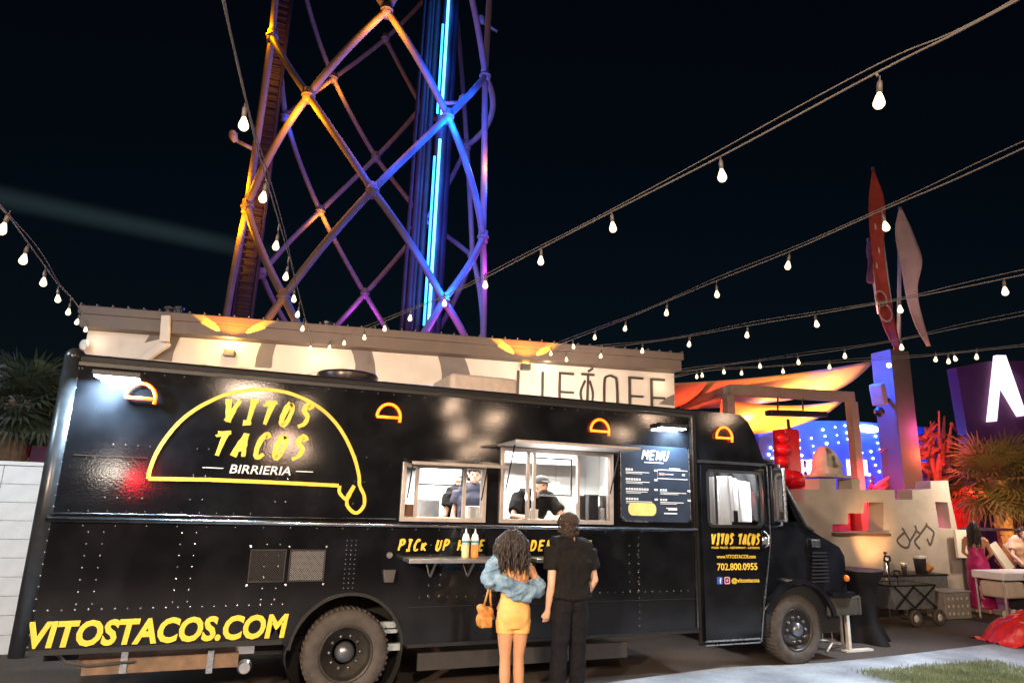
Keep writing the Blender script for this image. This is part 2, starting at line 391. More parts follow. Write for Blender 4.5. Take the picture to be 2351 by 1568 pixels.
# ================================================================== SETTING
def groundmat(name, c1, c2, c3, s1=.6, s2=40, rough=.85, bump=.4, bs=120):
    m = bpy.data.materials.new(name); m.use_nodes = True; n = m.node_tree.nodes; L = m.node_tree.links; b = n['Principled BSDF']
    tc = n.new('ShaderNodeTexCoord'); a = n.new('ShaderNodeTexNoise'); a.inputs['Scale'].default_value = s1; a.inputs['Detail'].default_value = 8
    g = n.new('ShaderNodeTexNoise'); g.inputs['Scale'].default_value = s2; g.inputs['Detail'].default_value = 5
    for z in (a, g): L.new(tc.outputs['Object'], z.inputs['Vector'])
    r1 = n.new('ShaderNodeValToRGB'); r1.color_ramp.elements[0].position = .35; r1.color_ramp.elements[1].position = .65
    r1.color_ramp.elements[0].color = (*c1, 1); r1.color_ramp.elements[1].color = (*c2, 1); L.new(a.outputs[0], r1.inputs[0])
    r2 = n.new('ShaderNodeValToRGB'); r2.color_ramp.elements[0].position = .55; r2.color_ramp.elements[1].position = .7
    r2.color_ramp.elements[0].color = (0, 0, 0, 1); r2.color_ramp.elements[1].color = (.5, .5, .5, 1); L.new(g.outputs[0], r2.inputs[0])
    mx = n.new('ShaderNodeMix'); mx.data_type = 'RGBA'; mx.inputs['B'].default_value = (*c3, 1)
    L.new(r2.outputs[0], mx.inputs['Factor']); L.new(r1.outputs[0], mx.inputs['A']); L.new(mx.outputs['Result'], b.inputs['Base Color'])
    b.inputs['Roughness'].default_value = rough
    h = n.new('ShaderNodeTexNoise'); h.inputs['Scale'].default_value = bs; h.inputs['Detail'].default_value = 4; L.new(tc.outputs['Object'], h.inputs['Vector'])
    bp = n.new('ShaderNodeBump'); bp.inputs['Strength'].default_value = bump; bp.inputs['Distance'].default_value = .01; L.new(h.outputs[0], bp.inputs['Height']); L.new(bp.outputs[0], b.inputs['Normal'])
    return m
ASPH = groundmat('worn_asphalt', (.030, .023, .019), (.080, .058, .045), (.15, .11, .09))
CONC = groundmat('paved_concrete', (.17, .175, .19), (.40, .41, .43), (.12, .12, .13), 1.3, 25, .8, .5)
g = MB(); g.box((-250, -250, -.3), (250, 250, 0)); tag(g.build('asphalt_ground', ASPH), kind='structure')
g = MB(); g.add([(-40, -40, .004), (3.9, -40, .004), (60, -40, .004), (60, 1.6, .004), (11.7, .36, .004), (8.7, .08, .004), (7.2, -.01, .004), (5.65, .13, .004), (3.9, -.11, .004), (-40, -.5, .004)],
      [tuple(range(10))]); tag(g.build('concrete_pavement', CONC), kind='structure')
TURF = mat('turf_backing', (.05, .09, .03), .95, 0, .3, 20)
GRASS = mat('turf_blades', (.26, .30, .17), .85, 0, .4, 2.5, col2=(.15, .18, .09))
gx0, gx1, gy0, gy1 = 7.3, 9.35, -1.7, -.52
g = MB(); g.box((gx0+.3, gy0+.2, .008), (gx1-.3, gy1-.2, .016)); tag(g.build('turf_mat', TURF), kind='structure')
g = MB()
for _ in range(14000):
    x = random.uniform(gx0-.1, gx1+.1)+random.gauss(0, .09); y = min(random.uniform(gy0, gy1-.05), 9)+abs(random.gauss(0, .06))*random.choice((1, 1, -1))+.07*noise.noise(Vector((x*2, 0, 0))); a = random.uniform(0, PI); h = random.uniform(.015, .05); l = random.uniform(-.02, .02)
    dx, dy = .006*math.cos(a), .006*math.sin(a); g.add([(x-dx, y-dy, .015), (x+dx, y+dy, .015), (x+l, y+l*.7, .015+h)], [(0, 1, 2)])
tag(g.build('turf_grass', GRASS), kind='stuff')

# ------------------------------------------------------------------ white block wall at the left
CMU = mat('white_painted_block', (.62, .66, .70), .8, 0, .07, 6, .25, 90)
MORT = mat('grey_mortar', (.40, .43, .46), .95, 0, .1, 20)
bw = thing('block_wall', 'white painted concrete block wall behind the rear corner of the truck', 'wall', (-2.5, 2.85, 0))
mb = MB(); mb.box((-5.1, 2.78, 0), (2.1, 2.94, 2.13)); mb.build('mortar_core', MORT, bw)
bm_ = MB(); bm_.box((0, 0, 0), (.392, .2, .207)); bme = bm_.mesh('brick', CMU)
for r_ in range(10):
    for c_ in range(18):
        x = -5.1+.4*c_
        if x > -1.6 and r_ > 3: continue
        inst('block', bme, bw, (x, 2.756+random.uniform(-.003, .003), .004+.2125*r_))
mb = MB(); mb.box((-5.12, 2.74, 2.135), (2.1, 2.97, 2.18)); mb.build('coping', CMU, bw)
lamp('AREA', (-3.6, -.4, 4.0), 130, (.62, .84, 1), (-2.6, 2.8, 1.0), .3, name='side_flood')
lamp('AREA', (-1.0, 2.62, .5), 6, (.75, .88, 1), (-1.0, 2.75, .1), .5, name='underbody_glow')

# ------------------------------------------------------------------ low white building behind the truck
A = Vector((-2.89, 5.6, 0)); B = Vector((7.9, 3.8, 0)); e = (B-A).normalized(); n_ = Vector((e.y, -e.x, 0)); LEN = (B-A).length
BF = Frame(A, e, (0, 0, 1), n_); WF = Frame(BF.p(0, 0, -.32), e, (0, 0, 1), n_)
WALLW = mat('white_render_wall', (.72, .66, .60), .85, 0, .05, 3, .12, 120)
MURAL = mat('grey_mural_paint', (.20, .175, .165), .85, 0, .08, 6)
FASC = mat('taupe_metal_fascia', (.165, .125, .105), .6, 0, .08, 5, .08, 60)
DARKL = mat('dark_metal_letter', (.05, .04, .038), .5, 0, .1, 10)
bd = thing('venue_building', 'low white building with taupe eave and grey arc mural behind the truck', 'building', BF.p(LEN/2, 0, -3))
def fbox(mb, fr, u0_, u1_, v0, v1, c0, c1):
    vs = [fr.p(a, b, c) for c in (c0, c1) for a, b in ((u0_, v0), (u1_, v0), (u1_, v1), (u0_, v1))]
    return mb.add(vs, [(0, 1, 2, 3), (7, 6, 5, 4), (0, 4, 5, 1), (1, 5, 6, 2), (2, 6, 7, 3), (3, 7, 4, 0)])
ul, ur = WF.px(200, 770)[0], WF.px(1548, 880)[0]
mb = MB(); fbox(mb, WF, ul, ur, 0, 4.5, -6, 0); mb.build('wall', WALLW, bd)
mb = MB(); fbox(mb, BF, -.02, LEN+.02, 4.715, 4.86, -6.4, .03); mb.build('gutter', FASC, bd, bevel=.015)
mb = MB(); fbox(mb, BF, .03, LEN-.03, 4.505, 4.712, -6.3, 0); mb.build('fascia', FASC, bd)
mb = MB()
for k in range(46):
    u_ = LEN*k/45; fbox(mb, BF, u_-.012, u_+.012, 4.862, 4.90, -6, .0)
tag(mb.build('roof_seams', FASC, bd), kind='stuff')
z1 = zm(200, 1050, 1.9592); z2 = zm(1200, 1100, 1.5673)
for zf, poly in ((z1, [(725, 383), (952, 395), (925, 435), (900, 490), (882, 540), (870, 600), (655, 572), (760, 545), (860, 500), (855, 440), (800, 430), (670, 462)]),
                 (z1, [(1545, 442), (1648, 450), (1628, 500), (1612, 560), (1605, 650), (1480, 640), (1490, 570), (1512, 500)]),
                 (z2, [(170, 308), (290, 316), (308, 350), (322, 410), (330, 500), (205, 480), (208, 420), (195, 360)]),
                 (z2, [(685, 345), (838, 355), (862, 410), (880, 470), (900, 560), (715, 540), (716, 470), (708, 420)]),
                 (z2, [(1990, 650), (2040, 612), (2082, 592), (2082, 660)])):
    mb = MB(); plate(mb, WF, [[WF.px(*zf(a, b)) for a, b in poly]], .004, .002); mb.build('mural_arc', MURAL, bd)
# downspout
z = lambda a, b: BF.px(*z1(a, b))
d1, d2, d3 = z(838, 270), z(825, 460), z(610, 545)
mb = MB(); mb.bar(BF.p(d1[0], d1[1], .06), BF.p(d2[0], d2[1], .06), .14, .11, n_); mb.bar(BF.p(d2[0]+.02, d2[1]+.02, -.06), BF.p(d3[0], d3[1]-.1, -.22), .12, .1, n_)
mb.build('downspout', WALLW, bd, bevel=.01)
# LIFTOFF letters
def lf(a, b): return WF.px(*z2(a, b))
def letter(strokes):
    mb = MB()
    for k, st in enumerate(strokes): ribbon(mb, WF, st, .040, .04-.002*k, .003)
    mb.build('sign_letter', DARKL, bd)
H_ = .85
for ch, a, b in (('L', 1165, 455), ('I', 1308, 463), ('F', 1408, 470), ('T', 1568, 478), ('O', 1705, 490), ('F', 1816, 496), ('F', 1944, 506)):
    u_, v_ = lf(a, b); W_ = .29
    if ch == 'L': S = [[(u_, v_), (u_, v_-H_)], [(u_, v_-H_), (u_+W_, v_-H_)]]
    if ch == 'I': S = [[(u_, v_), (u_, v_-H_)]]
    if ch == 'F': S = [[(u_, v_), (u_, v_-H_)], [(u_-.02, v_), (u_+W_, v_)], [(u_, v_-.37), (u_+W_, v_-.37)]]
    if ch == 'T': S = [[(u_-.12, v_), (u_+.15, v_)], [(u_+.02, v_+.02), (u_, v_-H_)], [(u_+.02, v_+.06), (u_+.12, v_+.13)], smoothpath([(u_-.04, v_-.12), (u_-.13, v_-.35), (u_-.1, v_-.55), (u_-.04, v_-.6)], 4), smoothpath([(u_+.05, v_-.12), (u_+.12, v_-.35), (u_+.1, v_-.55), (u_+.05, v_-.6)], 4)]
    if ch == 'O': S = [smoothpath([(u_-.13, v_-H_), (u_-.13, v_-.12), (u_-.06, v_), (u_+.06, v_), (u_+.13, v_-.12), (u_+.13, v_-H_), (u_, v_-H_-.05), (u_-.13, v_-H_+.02)], 5)]
    letter(S)
# faint raised letters half hidden by the truck roof
mb = MB(); u_, v_ = WF.px(*z1(1000, 590)); text_mb(mb, WF, 'OOOC', u_, v_-.42, .42, 2.35, base=.003, t=.03); mb.build('pale_lettering', WALLW, bd)
# uplights washing the eave
FIX = mat('lamp_housing', (.08, .08, .08), .5)
AMB = mat('amber_lens', (1, .6, .1), .3, emit=(1, .55, .08), estr=14)
for (a, b) in ((530, 800), (1205, 832)):
    u_, v_ = WF.px(a, b)
    mb = MB(); fbox(mb, WF, u_-.09, u_+.09, v_-.16, v_-.04, .003, .14); f_ = mb.build('uplight', FIX, bd, bevel=.01)
    mb = MB(); fbox(mb, WF, u_-.06, u_+.06, v_-.038, v_-.03, .03, .12); mb.build('lens', AMB, f_)
    ub_ = BF.px(a, b)[0]; lamp('SPOT', BF.p(ub_, 4.44, .42), 130, (1, .24, .0), BF.p(ub_, 5.3, .0), .03, spot=100, blend=.3, name='eave_uplight')
    for sg in (-1, 1): lamp('SPOT', BF.p(ub_+.01*sg, 4.46, .085), 1500, (1, .46, .015), BF.p(ub_+.62*sg, 4.86, -.05), .006, spot=17, blend=.5, name='eave_uplight')
    lamp('POINT', WF.p(u_, v_+.06, .28), 22, (1, .62, .16), size=.05, name='eave_uplight_spill')
mb = MB(); mb.ell(BF.p(.12, 4.2, -.1), (.07, .07, .1)); mb.build('security_camera', WHITEV, bd, True)
mb = MB()
for (a, b) in ((385, 712), (750, 745), (410, 712)):
    p = at(a, b, 7.5); mb.lathe([(.06, -.3), (.06, .0), (.11, .01), (.11, .05), (.03, .08)], p, n=12)
mb.split('roof_vent', CHROME, bd)

# ------------------------------------------------------------------ lattice tower
TWC, TWR = Vector((3.75, 20, 0)), 5.12
TUBE = mat('pale_tower_steel', (.42, .36, .36), .5, 0, .1, 2)
tw = thing('lattice_tower', 'tall round lattice tower of crossed steel tubes lit amber and blue', 'tower', TWC)
def cyl(px, py, far=False):
    d = ray(px, py); a = d.x**2+d.y**2; ox, oy = CP.x-TWC.x, CP.y-TWC.y
    b = ox*d.x+oy*d.y; c = ox*ox+oy*oy-TWR**2; D = b*b-a*c
    t = (-b+(math.sqrt(D) if far else -math.sqrt(D)))/a if D > 0 else -b/a
    P = CP+d*t; return (math.atan2(P.y-TWC.y, P.x-TWC.x) % (2*PI), P.z)
FN = {'a': (708, 220), 'b': (855, 437), 'c': (888, 25), 'd': (1028, 268), 'e': (1018, 690), 'f': (652, 682), 'g': (568, 475), 'h': (625, 85), 'i': (1114, 175), 'j': (1109, 545),
      'c1': (740, -190), 'c2': (1030, -210), 'i1': (1062, -90), 'i2': (1130, -120), 'h1': (640, -90), 'e1': (920, 850), 'e2': (1090, 830), 'f1': (545, 850), 'f2': (745, 860), 'j1': (1117, 820), 'g1': (506, 800), 's': (866, 905)}
RN = {'k': (765, 180), 'r': (655, 268), 'm': (863, 362), 'l': (735, 485), 'n': (838, 675), 'o': (977, 508), 'p': (968, 245), 't': (1072, 335), 'q': (885, 90), 'v': (600, 630), 'x': (1085, 590),
      'k1': (690, -60), 'q1': (990, -20), 'r1': (640, 110), 'n1': (735, 790), 'n2': (910, 790), 'v1': (680, 780), 'x1': (1120, 800), 'x2': (1000, 770), 't1': (1040, -60)}
def node3(th, z): return Vector((TWC.x+TWR*math.cos(th), TWC.y+TWR*math.sin(th), z))
NP = {k: cyl(*v) for k, v in FN.items()}; NP.update({k: cyl(*v, True) for k, v in RN.items()})
ED = 'ha ag hg ac ab cd db bf be dj di ij je c-c1 c-c2 d-c2x i-i1 i-i2 h-h1 e-e1 e-e2 f-f1 f-f2 j-j1 g-g1 gf kr rl km kq qp ml mp mo ln no n-n1 n-n2 lv v-v1 ox x-x1 x-x2 t-x it tp k-k1 q-q1 r-r1 ot t-t1'.split()
for ed in ED:
    a, b = ed.split('-') if '-' in ed else (ed[0], ed[1])
    if a not in NP or b not in NP: continue
    (ta, za), (tb, zb) = NP[a], NP[b]; dt = (tb-ta+PI) % (2*PI)-PI
    N = 14; pts = [node3(ta+dt*i/N, za+(zb-za)*i/N) for i in range(N+1)]
    mb = MB(); mb.tube(pts, .135 if (a in FN or b in FN) else .125, 10); mb.build('tube', TUBE, tw, True)
for k, (th, z) in NP.items():
    if k[-1].isdigit(): continue
    p = node3(th, z); mb = MB()
    mb.tube([p-Vector((0, 0, .26)), p+Vector((0, 0, .26))], .2, 12); mb.tube([p-Vector((0, 0, .03)), p+Vector((0, 0, .03))], .25, 14)
    mb.build('node_joint', TUBE, tw, True)
# vertical masts inside the lattice
DKST = mat('dark_mast_steel', (.07, .05, .075), .5, 0, .15, 3)
def mast(x, y, w_, name, m=DKST):
    mb = MB(); mb.tube([(x, y, 0), (x, y, 31)], w_, 10); return mb.build(name, m, tw, True)
lx = -.8; ly = 20.0
mb = MB()
for dx, dy in ((-.34, -.3), (.34, -.3), (-.34, .3), (.34, .3)): mb.tube([(lx+dx, ly+dy, 0), (lx+dx, ly+dy, 31)], .075, 8)
mb.build('ladder_rail', DKST, tw, True)
mb = MB()
for k in range(100):
    z = .3*k+.5
    mb.bar((lx-.34, ly-.3, z), (lx+.34, ly-.3, z), .05); mb.bar((lx-.34, ly+.3, z), (lx+.34, ly+.3, z), .05)
    if k % 2 == 0: mb.bar((lx-.34, ly-.3, z), (lx-.34, ly+.3, z+.3), .05); mb.bar((lx+.34, ly-.3, z+.3), (lx+.34, ly+.3, z), .05)
tag(mb.build('ladder_rungs', DKST, tw), kind='stuff')
mb = MB(); mb.box((lx-.28, ly+.02, 0), (lx+.28, ly+.08, 31)); mb.build('cable_tray', DKST, tw)
for x in (5.55, 5.8, 5.98): mast(x, 20.4, .09 if x != 5.8 else .13, 'guide_rail')
mast(6.75, 20.3, .28, 'core_column', mat('core_column_paint', (.13, .13, .18), .45))
mast(6.25, 20.6, .17, 'guide_rail')
mast(7.15, 20.5, .2, 'guide_rail')
NB = mat('blue_neon', (.4, .8, 1), .3, emit=(.02, .30, 1), estr=5)
NBW = mat('cyan_neon', (.6, .95, 1), .3, emit=(.12, .75, 1), estr=4)
mb = MB(); mb.tube([(6.62, 19.93, 9.0), (6.62, 19.93, 17.9)], .06, 8); mb.tube([(6.62, 19.93, 19.2), (6.62, 19.93, 31)], .06, 8); mb.build('neon_tube', NBW, tw, True)
mb = MB(); mb.tube([(6.42, 19.95, 9.0), (6.42, 19.95, 17.0)], .05, 8); mb.tube([(6.42, 19.95, 19.2), (6.42, 19.95, 24)], .05, 8); mb.build('neon_tube', NB, tw, True)
for z in (10, 13, 16, 19, 22, 25): lamp('POINT', (6.55, 19.3, z), 70, (.02, .16, 1), size=.3, name='tower_blue_wash')
# small lamp fixtures on the lattice
FIXW = mat('pale_lamp_body', (.75, .72, .75), .4)
def fixture(px, py, Y, dirx, tint):
    p = at(px, py, Y); mb = MB()
    mb.bar(p, p+Vector((dirx*.75, 0, -.25)), .12); mb.tube([p+Vector((-dirx*.06, 0, -.05)), p+Vector((-dirx*.2, -.05, .22))], [.1, .2], 10); mb.ell(p+Vector((-dirx*.2, -.05, .24)), .17, 10)
    f_ = mb.build('lamp_fixture', FIXW, tw, True); return p
fixture(545, 325, 19.5, 1, None); fixture(1052, 236, 17.5, -1, None); fixture(975, 520, 24, -1, None); fixture(1112, 55, 22, 1, None)
def near_node(k, dr, dz): th, z = NP[k]; return Vector((TWC.x+(TWR+dr*.48)*math.cos(th), TWC.y+(TWR+dr*.48)*math.sin(th), z+dz))
AMBL = (1, .32, .0)
for k, dr, dz, en in (('a', .9, -1.0, 140), ('g', .9, -.8, 120), ('g', .9, .9, 90), ('h', .9, .2, 120), ('c', 1.0, -1.0, 90), ('l', -1.0, -.6, 45), ('i', .8, -4.2, 60), ('a', .9, -3.4, 60), ('b', 1.2, 3.2, 60), ('f', .8, -2.4, 90), ('k', -1, -.8, 40)):
    lamp('POINT', near_node(k, dr, dz), en*1.1, AMBL, size=.15, name='tower_amber_wash')
for k, dr, dz, en in (('d', 1.0, -.5, 200), ('d', 1.0, 1.6, 120), ('d', 1.0, -2.6, 120), ('e', 1.0, .3, 160), ('e', 1.0, 2.0, 120), ('j', 1.0, 2.2, 120), ('b', 1.4, .9, 22), ('r', -1, -.5, 30), ('o', -1, 0, 50)):
    lamp('POINT', near_node(k, dr, dz), en*1.2, (.0, .085, 1), size=.15, name='tower_blue_wash')
for k, dr, dz, en in (('j', 1.2, -1.6, 90), ('n', -1.2, -1.2, 60), ('e', 1, -1.3, 60)):
    lamp('POINT', near_node(k, dr, dz), en, (.55, .06, .85), size=.15, name='tower_violet_wash')
lamp('SPOT', (1.0, 9, 4.7), 240, (1, .46, .42), (3.5, 19, 13), .3, spot=75, blend=.6, name='tower_base_flood')
lamp('SPOT', (-4, 12, 4.7), 150, (1, .40, .45), (2.5, 20, 14), .3, spot=75, blend=.6, name='tower_base_flood')
lamp('AREA', (1.0, 2.9, 3.35), 52, (1, .68, .45), WF.p(3.5, 4.2, 0), .9, .15, name='hidden_wall_fill')  # unseen fill lamps added behind the truck to brighten the building wall
lamp('AREA', (5.0, 2.7, 3.35), 70, (1, .76, .58), WF.p(8.6, 4.2, 0), .9, .15, name='hidden_wall_fill')
lamp('AREA', (-1.2, 3.0, 3.35), 18, (1, .58, .34), WF.p(1.0, 4.2, 0), .6, .15, name='hidden_wall_fill')
for (k1, k2, f_, en) in (('d', 'j', .35, 70), ('d', 'j', .7, 60), ('d', 'b', .35, 60), ('d', 'b', .7, 45), ('b', 'e', .6, 50), ('b', 'e', .85, 60), ('j', 'e', .5, 40), ('d', 'i', .5, 60), ('c', 'd', .6, 50), ('c', 'd', .85, 60)):
    (ta, z_a), (tb, z_b) = NP[k1], NP[k2]; dt = (tb-ta+PI) % (2*PI)-PI; th = ta+dt*f_; z = z_a+(z_b-z_a)*f_
    lamp('POINT', (TWC.x+(TWR+.7)*math.cos(th), TWC.y+(TWR+.7)*math.sin(th), z-.2), en, (0, .085, 1), size=.15, name='tower_blue_wash')

# ================================================================== FOOD TRUCK
TW = 2.36
tk = thing('food_truck', 'long black food truck with yellow lettering, neon tacos and open serving windows', 'food truck', (3.0, 1.18, 0))
W1 = (1.555, 1.685, 2.455, 2.255); W2 = (2.655, 1.685, 4.045, 2.47)
def arcpts(cx, cz, r, a0, a1, n=18): return [(cx+r*math.cos(math.radians(a0+(a1-a0)*i/n)), cz+r*math.sin(math.radians(a0+(a1-a0)*i/n))) for i in range(n+1)]
RW, FWX, WR = 1.105, 6.76, .41
arch = arcpts(RW, .42, .53, 8, 172)
out = [(-1.55, .53), (-1.55, 3.04), (5.245, 3.04), (5.245, .44), (1.70, .44)] + arch + [(.50, .53)]
mb = MB(); plate(mb, SIDE, [out, rect(*W1), rect(*W2)], .03, -.03); sidep = mb.build('side_panel', PAINT, tk)
FAR = Frame((0, TW, 0), (1, 0, 0), (0, 0, 1), (0, 1, 0))
mb = MB(); plate(mb, FAR, [out], .03, -.03); mb.build('side_panel', PAINT, tk)
mb = MB(); mb.box((-1.62, .09, .53), (-1.58, TW-.09, 3.04)); mb.build('rear_panel', PAINT, tk)
mb = MB(); mb.box((-1.58, .05, 3.055), (5.2, TW-.05, 3.11)); mb.build('roof', PAINT, tk)
mb = MB(); mb.tube([(-1.6, .05, 3.06), (5.25, .05, 3.06)], .055, 12); mb.box((-1.6, -.012, 3.0), (5.245, .03, 3.035)); mb.build('roof_rail', BLACKTRIM, tk, False)
mb = MB(); mb.tube([(-1.6, TW-.05, 3.06), (5.25, TW-.05, 3.06)], .055, 12); mb.tube([(-1.6, .05, 3.06), (-1.6, TW-.05, 3.06)], .055, 12); mb.build('roof_rail', BLACKTRIM, tk, False)
POSTM = mat('corner_post_paint', (.03, .032, .036), .3, .4, .2, 10)
for yy in (.055, TW-.055):
    mb = MB(); mb.tube([(-1.585, yy, .52), (-1.585, yy, 3.08)], .085, 14); mb.ell((-1.585, yy, 3.08), .087, 12); mb.build('corner_post', POSTM, tk, True)
# belt rail, lower rail, trims
mb = MB(); mb.tube([(-1.56, -.018, 1.635), (5.24, -.018, 1.615)], .026, 10); mb.box((-1.56, -.012, 1.675), (1.5, 0, 1.692)); mb.build('belt_rail', mat('polished_rail', (.30, .31, .33), .22, 1, .1, 6), tk, True)
mb = MB(); mb.box((-1.55, -.012, .53), (.50, .0, .575)); mb.box((1.70, -.012, .44), (5.24, 0, .475)); mb.split('skirt_rail', BLACKTRIM, tk)
mb = MB(); ribbon(mb, SIDE, arcpts(RW, .42, .545, 6, 174, 24), .03, .02, .0); mb.build('wheel_arch_trim', BLACKTRIM, tk)
mb = MB(); mb.lathe([(.56, .02), (.56, .55), (.01, .56)], (RW, 0, .42), 'y', 24); mb.f = [f for f in mb.f if len(f) < 20]; mb.build('wheel_well', mat('well_black', (.008, .008, .008), .9), tk)
# rivets
RIV = mat('rivet_paint', (.34, .34, .36), .25, .8, .1, 10)
mb = MB()
def riv(x, z, r=.0105): mb.ell((x, -.003, z), (r, r*.7, r), 6)
for k in range(26): riv(-1.53, .6+.095*k)
for cx in (-1.17, -.42, .33, 1.95, 2.75, 3.55, 4.35):
    for k in range(7):
        for s in (-.06, .06):
            z = .93+.1*k
            if cx > .2 and z > 1.5: continue
            riv(cx+s, z, .008)
for cx in (-1.1, -.9, -.4, .35, 1.1):
    for z in (1.83, 2.05, 2.3):
        for s in (-.05, .05): riv(cx+s, z, .008)
for k in range(21): riv(-1.53+.1*k, .885, .008)
for k in range(34): riv(1.8+.1*k, .915, .007)
for k in range(11):
    for s in (-.045, 0, .045): riv(1.07+s, 1.02+.045*k, .006)
for k in range(14): riv(4.42, .85+.09*k-.35 if k > 14 else .55+.075*k, .007)
for k in range(40): riv(-1.5+.17*k, 2.975, .008)
for k in range(12): riv(-1.56+.15*k, 1.71, .006)
for k in range(27): riv(-1.53+.25*k, 1.585, .007)
tag(mb.build('rivets', RIV, tk), kind='stuff')
# panel seams
mb = MB(); mb.box((2.86, -.004, .48), (2.868, 0, 1.45)); mb.box((1.7, -.004, .82), (5.2, 0, .827)); mb.box((-1.45, -.003, 2.19), (-.86, 0, 2.196)); mb.split('panel_seam', POSTM, tk)
# cab
CABR = [(5.285, .30), (6.12, .30), (6.22, .62)] + arcpts(FWX, .42, .56, 162, 10, 16) + [(7.62, .60), (7.66, .72), (7.66, 1.3), (7.58, 1.42), (7.08, 1.64), (6.98, 1.70), (6.50, 2.50), (6.36, 2.53), (6.24, 2.84), (6.14, 3.02), (6.02, 3.1), (5.285, 3.1)]
DW = rrect(5.415, 1.67, 6.245, 2.345, .06); QW = [(6.47, 1.74), (6.89, 1.74), (6.50, 2.40), (6.47, 2.40)]
mb = MB(); plate(mb, SIDE, [CABR, DW, QW], .026, -.03); mb.build('cab_side', PAINT, tk)
mb = MB(); plate(mb, FAR, [CABR, QW], .026, -.03); mb.build('cab_side', PAINT, tk)
prof = [(7.66, .60), (7.66, 1.3), (7.58, 1.42), (7.08, 1.64), (6.98, 1.70)]
def extr(pr, y0, y1, th, name, m, bev=0):
    mb = MB(); P = pr; N = len(P)
    vs = [(x, y, z) for y in (y0, y1) for x, z in P] + [(x-th*.7, y, z-th) for y in (y0, y1) for x, z in P]
    fs = []
    for i in range(N-1): fs += [(i, i+1, N+i+1, N+i), (2*N+i+1, 2*N+i, 3*N+i, 3*N+i+1)]
    mb.add(vs, fs); return mb.build(name, m, tk, False, bev)
extr(prof, .035, TW-.035, .03, 'hood', PAINT)
extr([(6.36, 2.53), (6.24, 2.84), (6.14, 3.02), (6.02, 3.1), (5.2, 3.1)], .035, TW-.035, .03, 'cab_roof', PAINT)
WSG = mat('dark_windscreen', (.05, .05, .055), .12, 0, .1, 4)
mb = MB(); mb.add([(6.97, .04, 1.70), (6.97, TW-.04, 1.70), (6.50, TW-.04, 2.5), (6.50, .04, 2.5)], [(0, 1, 2, 3)]); mb.build('windscreen', GLASS, tk)
mb = MB(); plate(mb, SIDE, [QW], .006, -.02); mb.build('quarter_window', GLASS, tk)
mb = MB(); mb.box((6.35, .03, 2.49), (6.56, TW-.03, 2.545)); mb.build('visor_trim', BLACKTRIM, tk)
mb = MB(); mb.tube([(6.52, -.01, 2.46), (7.0, -.01, 1.69), (7.12, -.01, 1.63)], .022, 8); mb.tube([(6.455, -.01, 2.45), (6.455, -.01, 1.72)], .02, 8); mb.build('window_gasket', BLACKTRIM, tk, True)
mb = MB(); mb.box((5.248, -.006, .30), (5.284, .02, 3.09)); mb.build('cab_joint', mat('joint_black', (.004, .004, .004), .9), tk)
mb = MB(); mb.box((5.205, -.022, .5), (5.228, 0, 3.0)); mb.build('joint_trim', mat('satin_edge_trim', (.20, .21, .23), .25, 1), tk)
# door
DO = [(5.315, .33), (6.11, .33), (6.33, 1.42), (6.345, 2.44), (5.315, 2.42)]
mb = MB(); plate(mb, SIDE, [DO, DW], .012, .028); door = mb.build('door', PAINT, tk)
mb = MB(); ribbon(mb, SIDE, smoothpath([(6.13, .31), (6.22, .8), (6.345, 1.40), (6.365, 1.7), (6.37, 2.45)], 4), .018, .02, .028); ribbon(mb, SIDE, [(5.31, .345), (6.12, .345)], .018, .016, .03); ribbon(mb, SIDE, [(5.31, .30), (6.12, .30)], .014, .016, .03); mb.build('door_trim', CHROME, door)
mb = MB(); ribbon(mb, SIDE, rrect(5.415, 1.67, 6.245, 2.345, .06), .035, .018, .03, True); mb.box((5.535, -.045, 1.69), (5.555, -.02, 2.33)); mb.build('window_gasket', BLACKTRIM, door)
mb = MB(); plate(mb, SIDE, [rrect(5.42, 1.675, 6.24, 2.34, .055)], .004, .0); mb.build('window_glass', GLASS, door)
mb = MB(); mb.tube([(6.26, -.05, 1.62), (6.30, -.09, 1.56), (6.29, -.09, 1.46), (6.26, -.05, 1.42)], .016, 8); mb.ell((6.27, -.05, 1.5), (.05, .02, .05)); mb.build('door_handle', CHROME, door, True)
mb = MB(); mb.box((5.3, -.022, 2.44), (6.4, .0, 2.475)); mb.build('drip_rail', BLACKTRIM, tk)
# curtain and cab interior
CURT = mat('white_curtain', (.78, .78, .78), .9, 0, .08, 5)
mb = MB(); vs = []; N = 40
for k in range(N):
    x = 5.45+.85*k/(N-1)
    for j in range(6):
        z = 1.55+.75*j/5; vs.append((x, .22+.05*math.sin(k*.9+j*.25)*(1-j*.08)+.10*math.sin(k*.21+1), z-.06*(k/N-.5)**2*j))
mb.add(vs, [(k*6+j, (k+1)*6+j, (k+1)*6+j+1, k*6+j+1) for k in range(N-1) for j in range(5)]); mb.build('curtain', CURT, tk, True)
mb = MB(); vs = []
for k in range(N):
    y = .3+1.9*k/(N-1)
    for j in range(2): vs.append((6.9-.42*j+.03*math.sin(k*1.1), y, 1.72+.72*j))
mb.add(vs, [(k*2, (k+1)*2, (k+1)*2+1, k*2+1) for k in range(N-1)]); mb.build('windscreen_shade', mat('grey_sunshade', (.16, .16, .16), .8), tk, True)
mb = MB(); mb.box((5.9, .12, 1.5), (6.25, .2, 1.72)); mb.box((5.98, .14, 1.72), (6.02, .18, 1.86)); mb.build('dashboard', BLACKTRIM, tk)
lamp('AREA', (5.8, .10, 2.75), 70, (.95, .97, 1), (5.8, .2, 1.9), .35, .06, name='curtain_fill')  # added fill light that brightens the curtain behind the door glass
